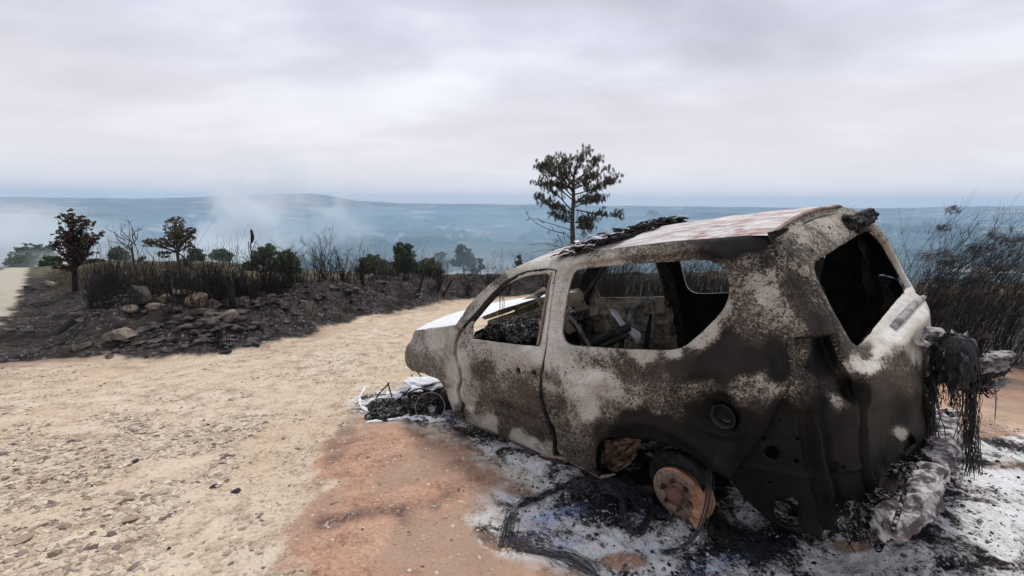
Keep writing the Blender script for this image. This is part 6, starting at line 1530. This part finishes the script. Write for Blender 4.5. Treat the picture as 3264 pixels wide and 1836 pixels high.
# far buildings of the valley villages
PALE = simple_mat('pale_render', (.55, .52, .48), (.75, .72, .68), .2); TILE = simple_mat('roof_tiles', (.35, .16, .10), (.5, .25, .16), .3)
def valley_hit(u, v):
    d = ray(u, v); t = np.geomspace(300, 9000, 3000); P = EYE + d * t[:, None]; h = height(P[:, 0], P[:, 1], False); k = int(np.argmax(P[:, 2] < h)) or 2999; return P[k]
r = np.random.default_rng(64); hid = 0
base = None
for k in range(26):
    u = r.uniform(1190, 1560) if k < 18 else r.uniform(560, 1000); v = (752 + r.normal() * 6) if k < 18 else 702 + r.normal() * 3
    p = valley_hit(u, v); w, l, h = r.uniform(14, 34), r.uniform(12, 24), r.uniform(6, 10)
    if base is None:
        base = empty('village_house', p); mb = MB(); mb.box((0, 0, .5), (1, 1, 1)); mb.build('wall', PALE, base)
        mb = MB(); mb.add([(-.55, -.55, 1), (.55, -.55, 1), (.55, .55, 1), (-.55, .55, 1), (-.55, 0, 1.4), (.55, 0, 1.4)], [(0, 1, 5, 4), (2, 3, 4, 5), (1, 2, 5), (3, 0, 4), (3, 2, 1, 0)]); mb.build('roof', TILE, base); o = base
    else:
        o = base.copy(); col.objects.link(o)
        for ch in list(base.children):
            if ch.name.startswith(('wall', 'roof')): c = ch.copy(); col.objects.link(c); c.parent = o
    o.location = p; o.scale = (w, l, h); o.rotation_euler = (0, 0, r.uniform(-.5, .5))
    tag(o, 'tiny pale house in the far hazy village on the valley floor' if k < 18 else 'tiny pale house on the far plain under the long ridge', 'house', 'houses in the valley village' if k < 18 else 'houses on the far plain')

# ================================================================== smoke drifting over the slope
def smoke(name, c, size, dens, seed, scale=2.2, lo=.42, hi=.75, color=(.90, .96, 1.0), stretch=(1, 1, 1), shear=0.0):
    m, t, v = volume_mat('smoke_' + name, color, 0, 0.0)
    tc = t.nodes.new('ShaderNodeTexCoord'); n = t.nodes.new('ShaderNodeTexNoise'); n.inputs['Scale'].default_value = scale; n.inputs['Detail'].default_value = 3; n.inputs['Distortion'].default_value = .6
    mp = t.nodes.new('ShaderNodeMapping'); mp.inputs['Location'].default_value = (seed * 3.1, seed * 1.7, 0); mp.inputs['Scale'].default_value = stretch
    t.links.new(tc.outputs['Object'], mp.inputs[0]); t.links.new(mp.outputs[0], n.inputs['Vector'])
    ln = t.nodes.new('ShaderNodeVectorMath'); ln.operation = 'LENGTH'; t.links.new(tc.outputs['Object'], ln.inputs[0])
    f1 = t.nodes.new('ShaderNodeMapRange'); f1.interpolation_type = 'SMOOTHSTEP'; f1.inputs[1].default_value = 1.0; f1.inputs[2].default_value = .25; t.links.new(ln.outputs['Value'], f1.inputs[0])
    f2 = t.nodes.new('ShaderNodeMapRange'); f2.interpolation_type = 'SMOOTHSTEP'; f2.inputs[1].default_value = lo; f2.inputs[2].default_value = hi; t.links.new(n.outputs[0], f2.inputs[0])
    a = t.nodes.new('ShaderNodeMath'); a.operation = 'MULTIPLY'; t.links.new(f1.outputs[0], a.inputs[0]); t.links.new(f2.outputs[0], a.inputs[1])
    b = t.nodes.new('ShaderNodeMath'); b.operation = 'MULTIPLY'; t.links.new(a.outputs[0], b.inputs[0]); b.inputs[1].default_value = dens; t.links.new(b.outputs[0], v.inputs['Density'])
    mb = MB(); V, Fq = ICO[3]; mb.add(V * 1.03, Fq); o = mb.build('smoke', m); o.location = c; o.scale = size; o.rotation_euler = (0, shear, 0); return tag(o, kind='stuff')
def sc(u, v, y): return at_dist(u, v, y)
smoke('plume', sc(760, 800, 150), (19, 16, 26), .60, 1, 1.9, .42, .64, shear=.35)
smoke('plume', sc(700, 835, 100), (14, 12, 9), .30, 11, 1.9, .40, .66)
smoke('tall', sc(860, 700, 420), (60, 34, 72), .075, 2, 1.7, .44, .68, shear=.5)
smoke('tall', sc(1030, 720, 420), (62, 34, 60), .05, 12, 1.7, .44, .70, shear=.4)
smoke('left', sc(60, 810, 100), (34, 22, 13), .16, 4, 1.9, .42, .66)
smoke('left', sc(20, 700, 300), (50, 26, 40), .03, 14, 1.9, .42, .66, shear=.3)
smoke('mid', sc(330, 856, 70), (26, 12, 4), .10, 5, 2.0, .40, .7)
smoke('slope', sc(1480, 880, 110), (40, 24, 9), .055, 6, 1.9, .38, .7)
sm, _, _ = volume_mat('smoke_near', (.56, .80, 1.0), 3.8e-3, 0.0)
mb = MB(); V, Fq = ICO[3]; mb.add(V, Fq); o = mb.build('smoke', sm); o.location = (-20, 140, -14); o.scale = (170, 84, 15); tag(o, kind='stuff')
sm, _, _ = volume_mat('smoke_bank', (.50, .75, 1.0), 1.6e-4, 0.0)
mb = MB(); V, Fq = ICO[3]; mb.add(V, Fq); o = mb.build('smoke', sm); o.location = (0, 1900, -112); o.scale = (4200, 1700, 110); tag(o, kind='stuff')
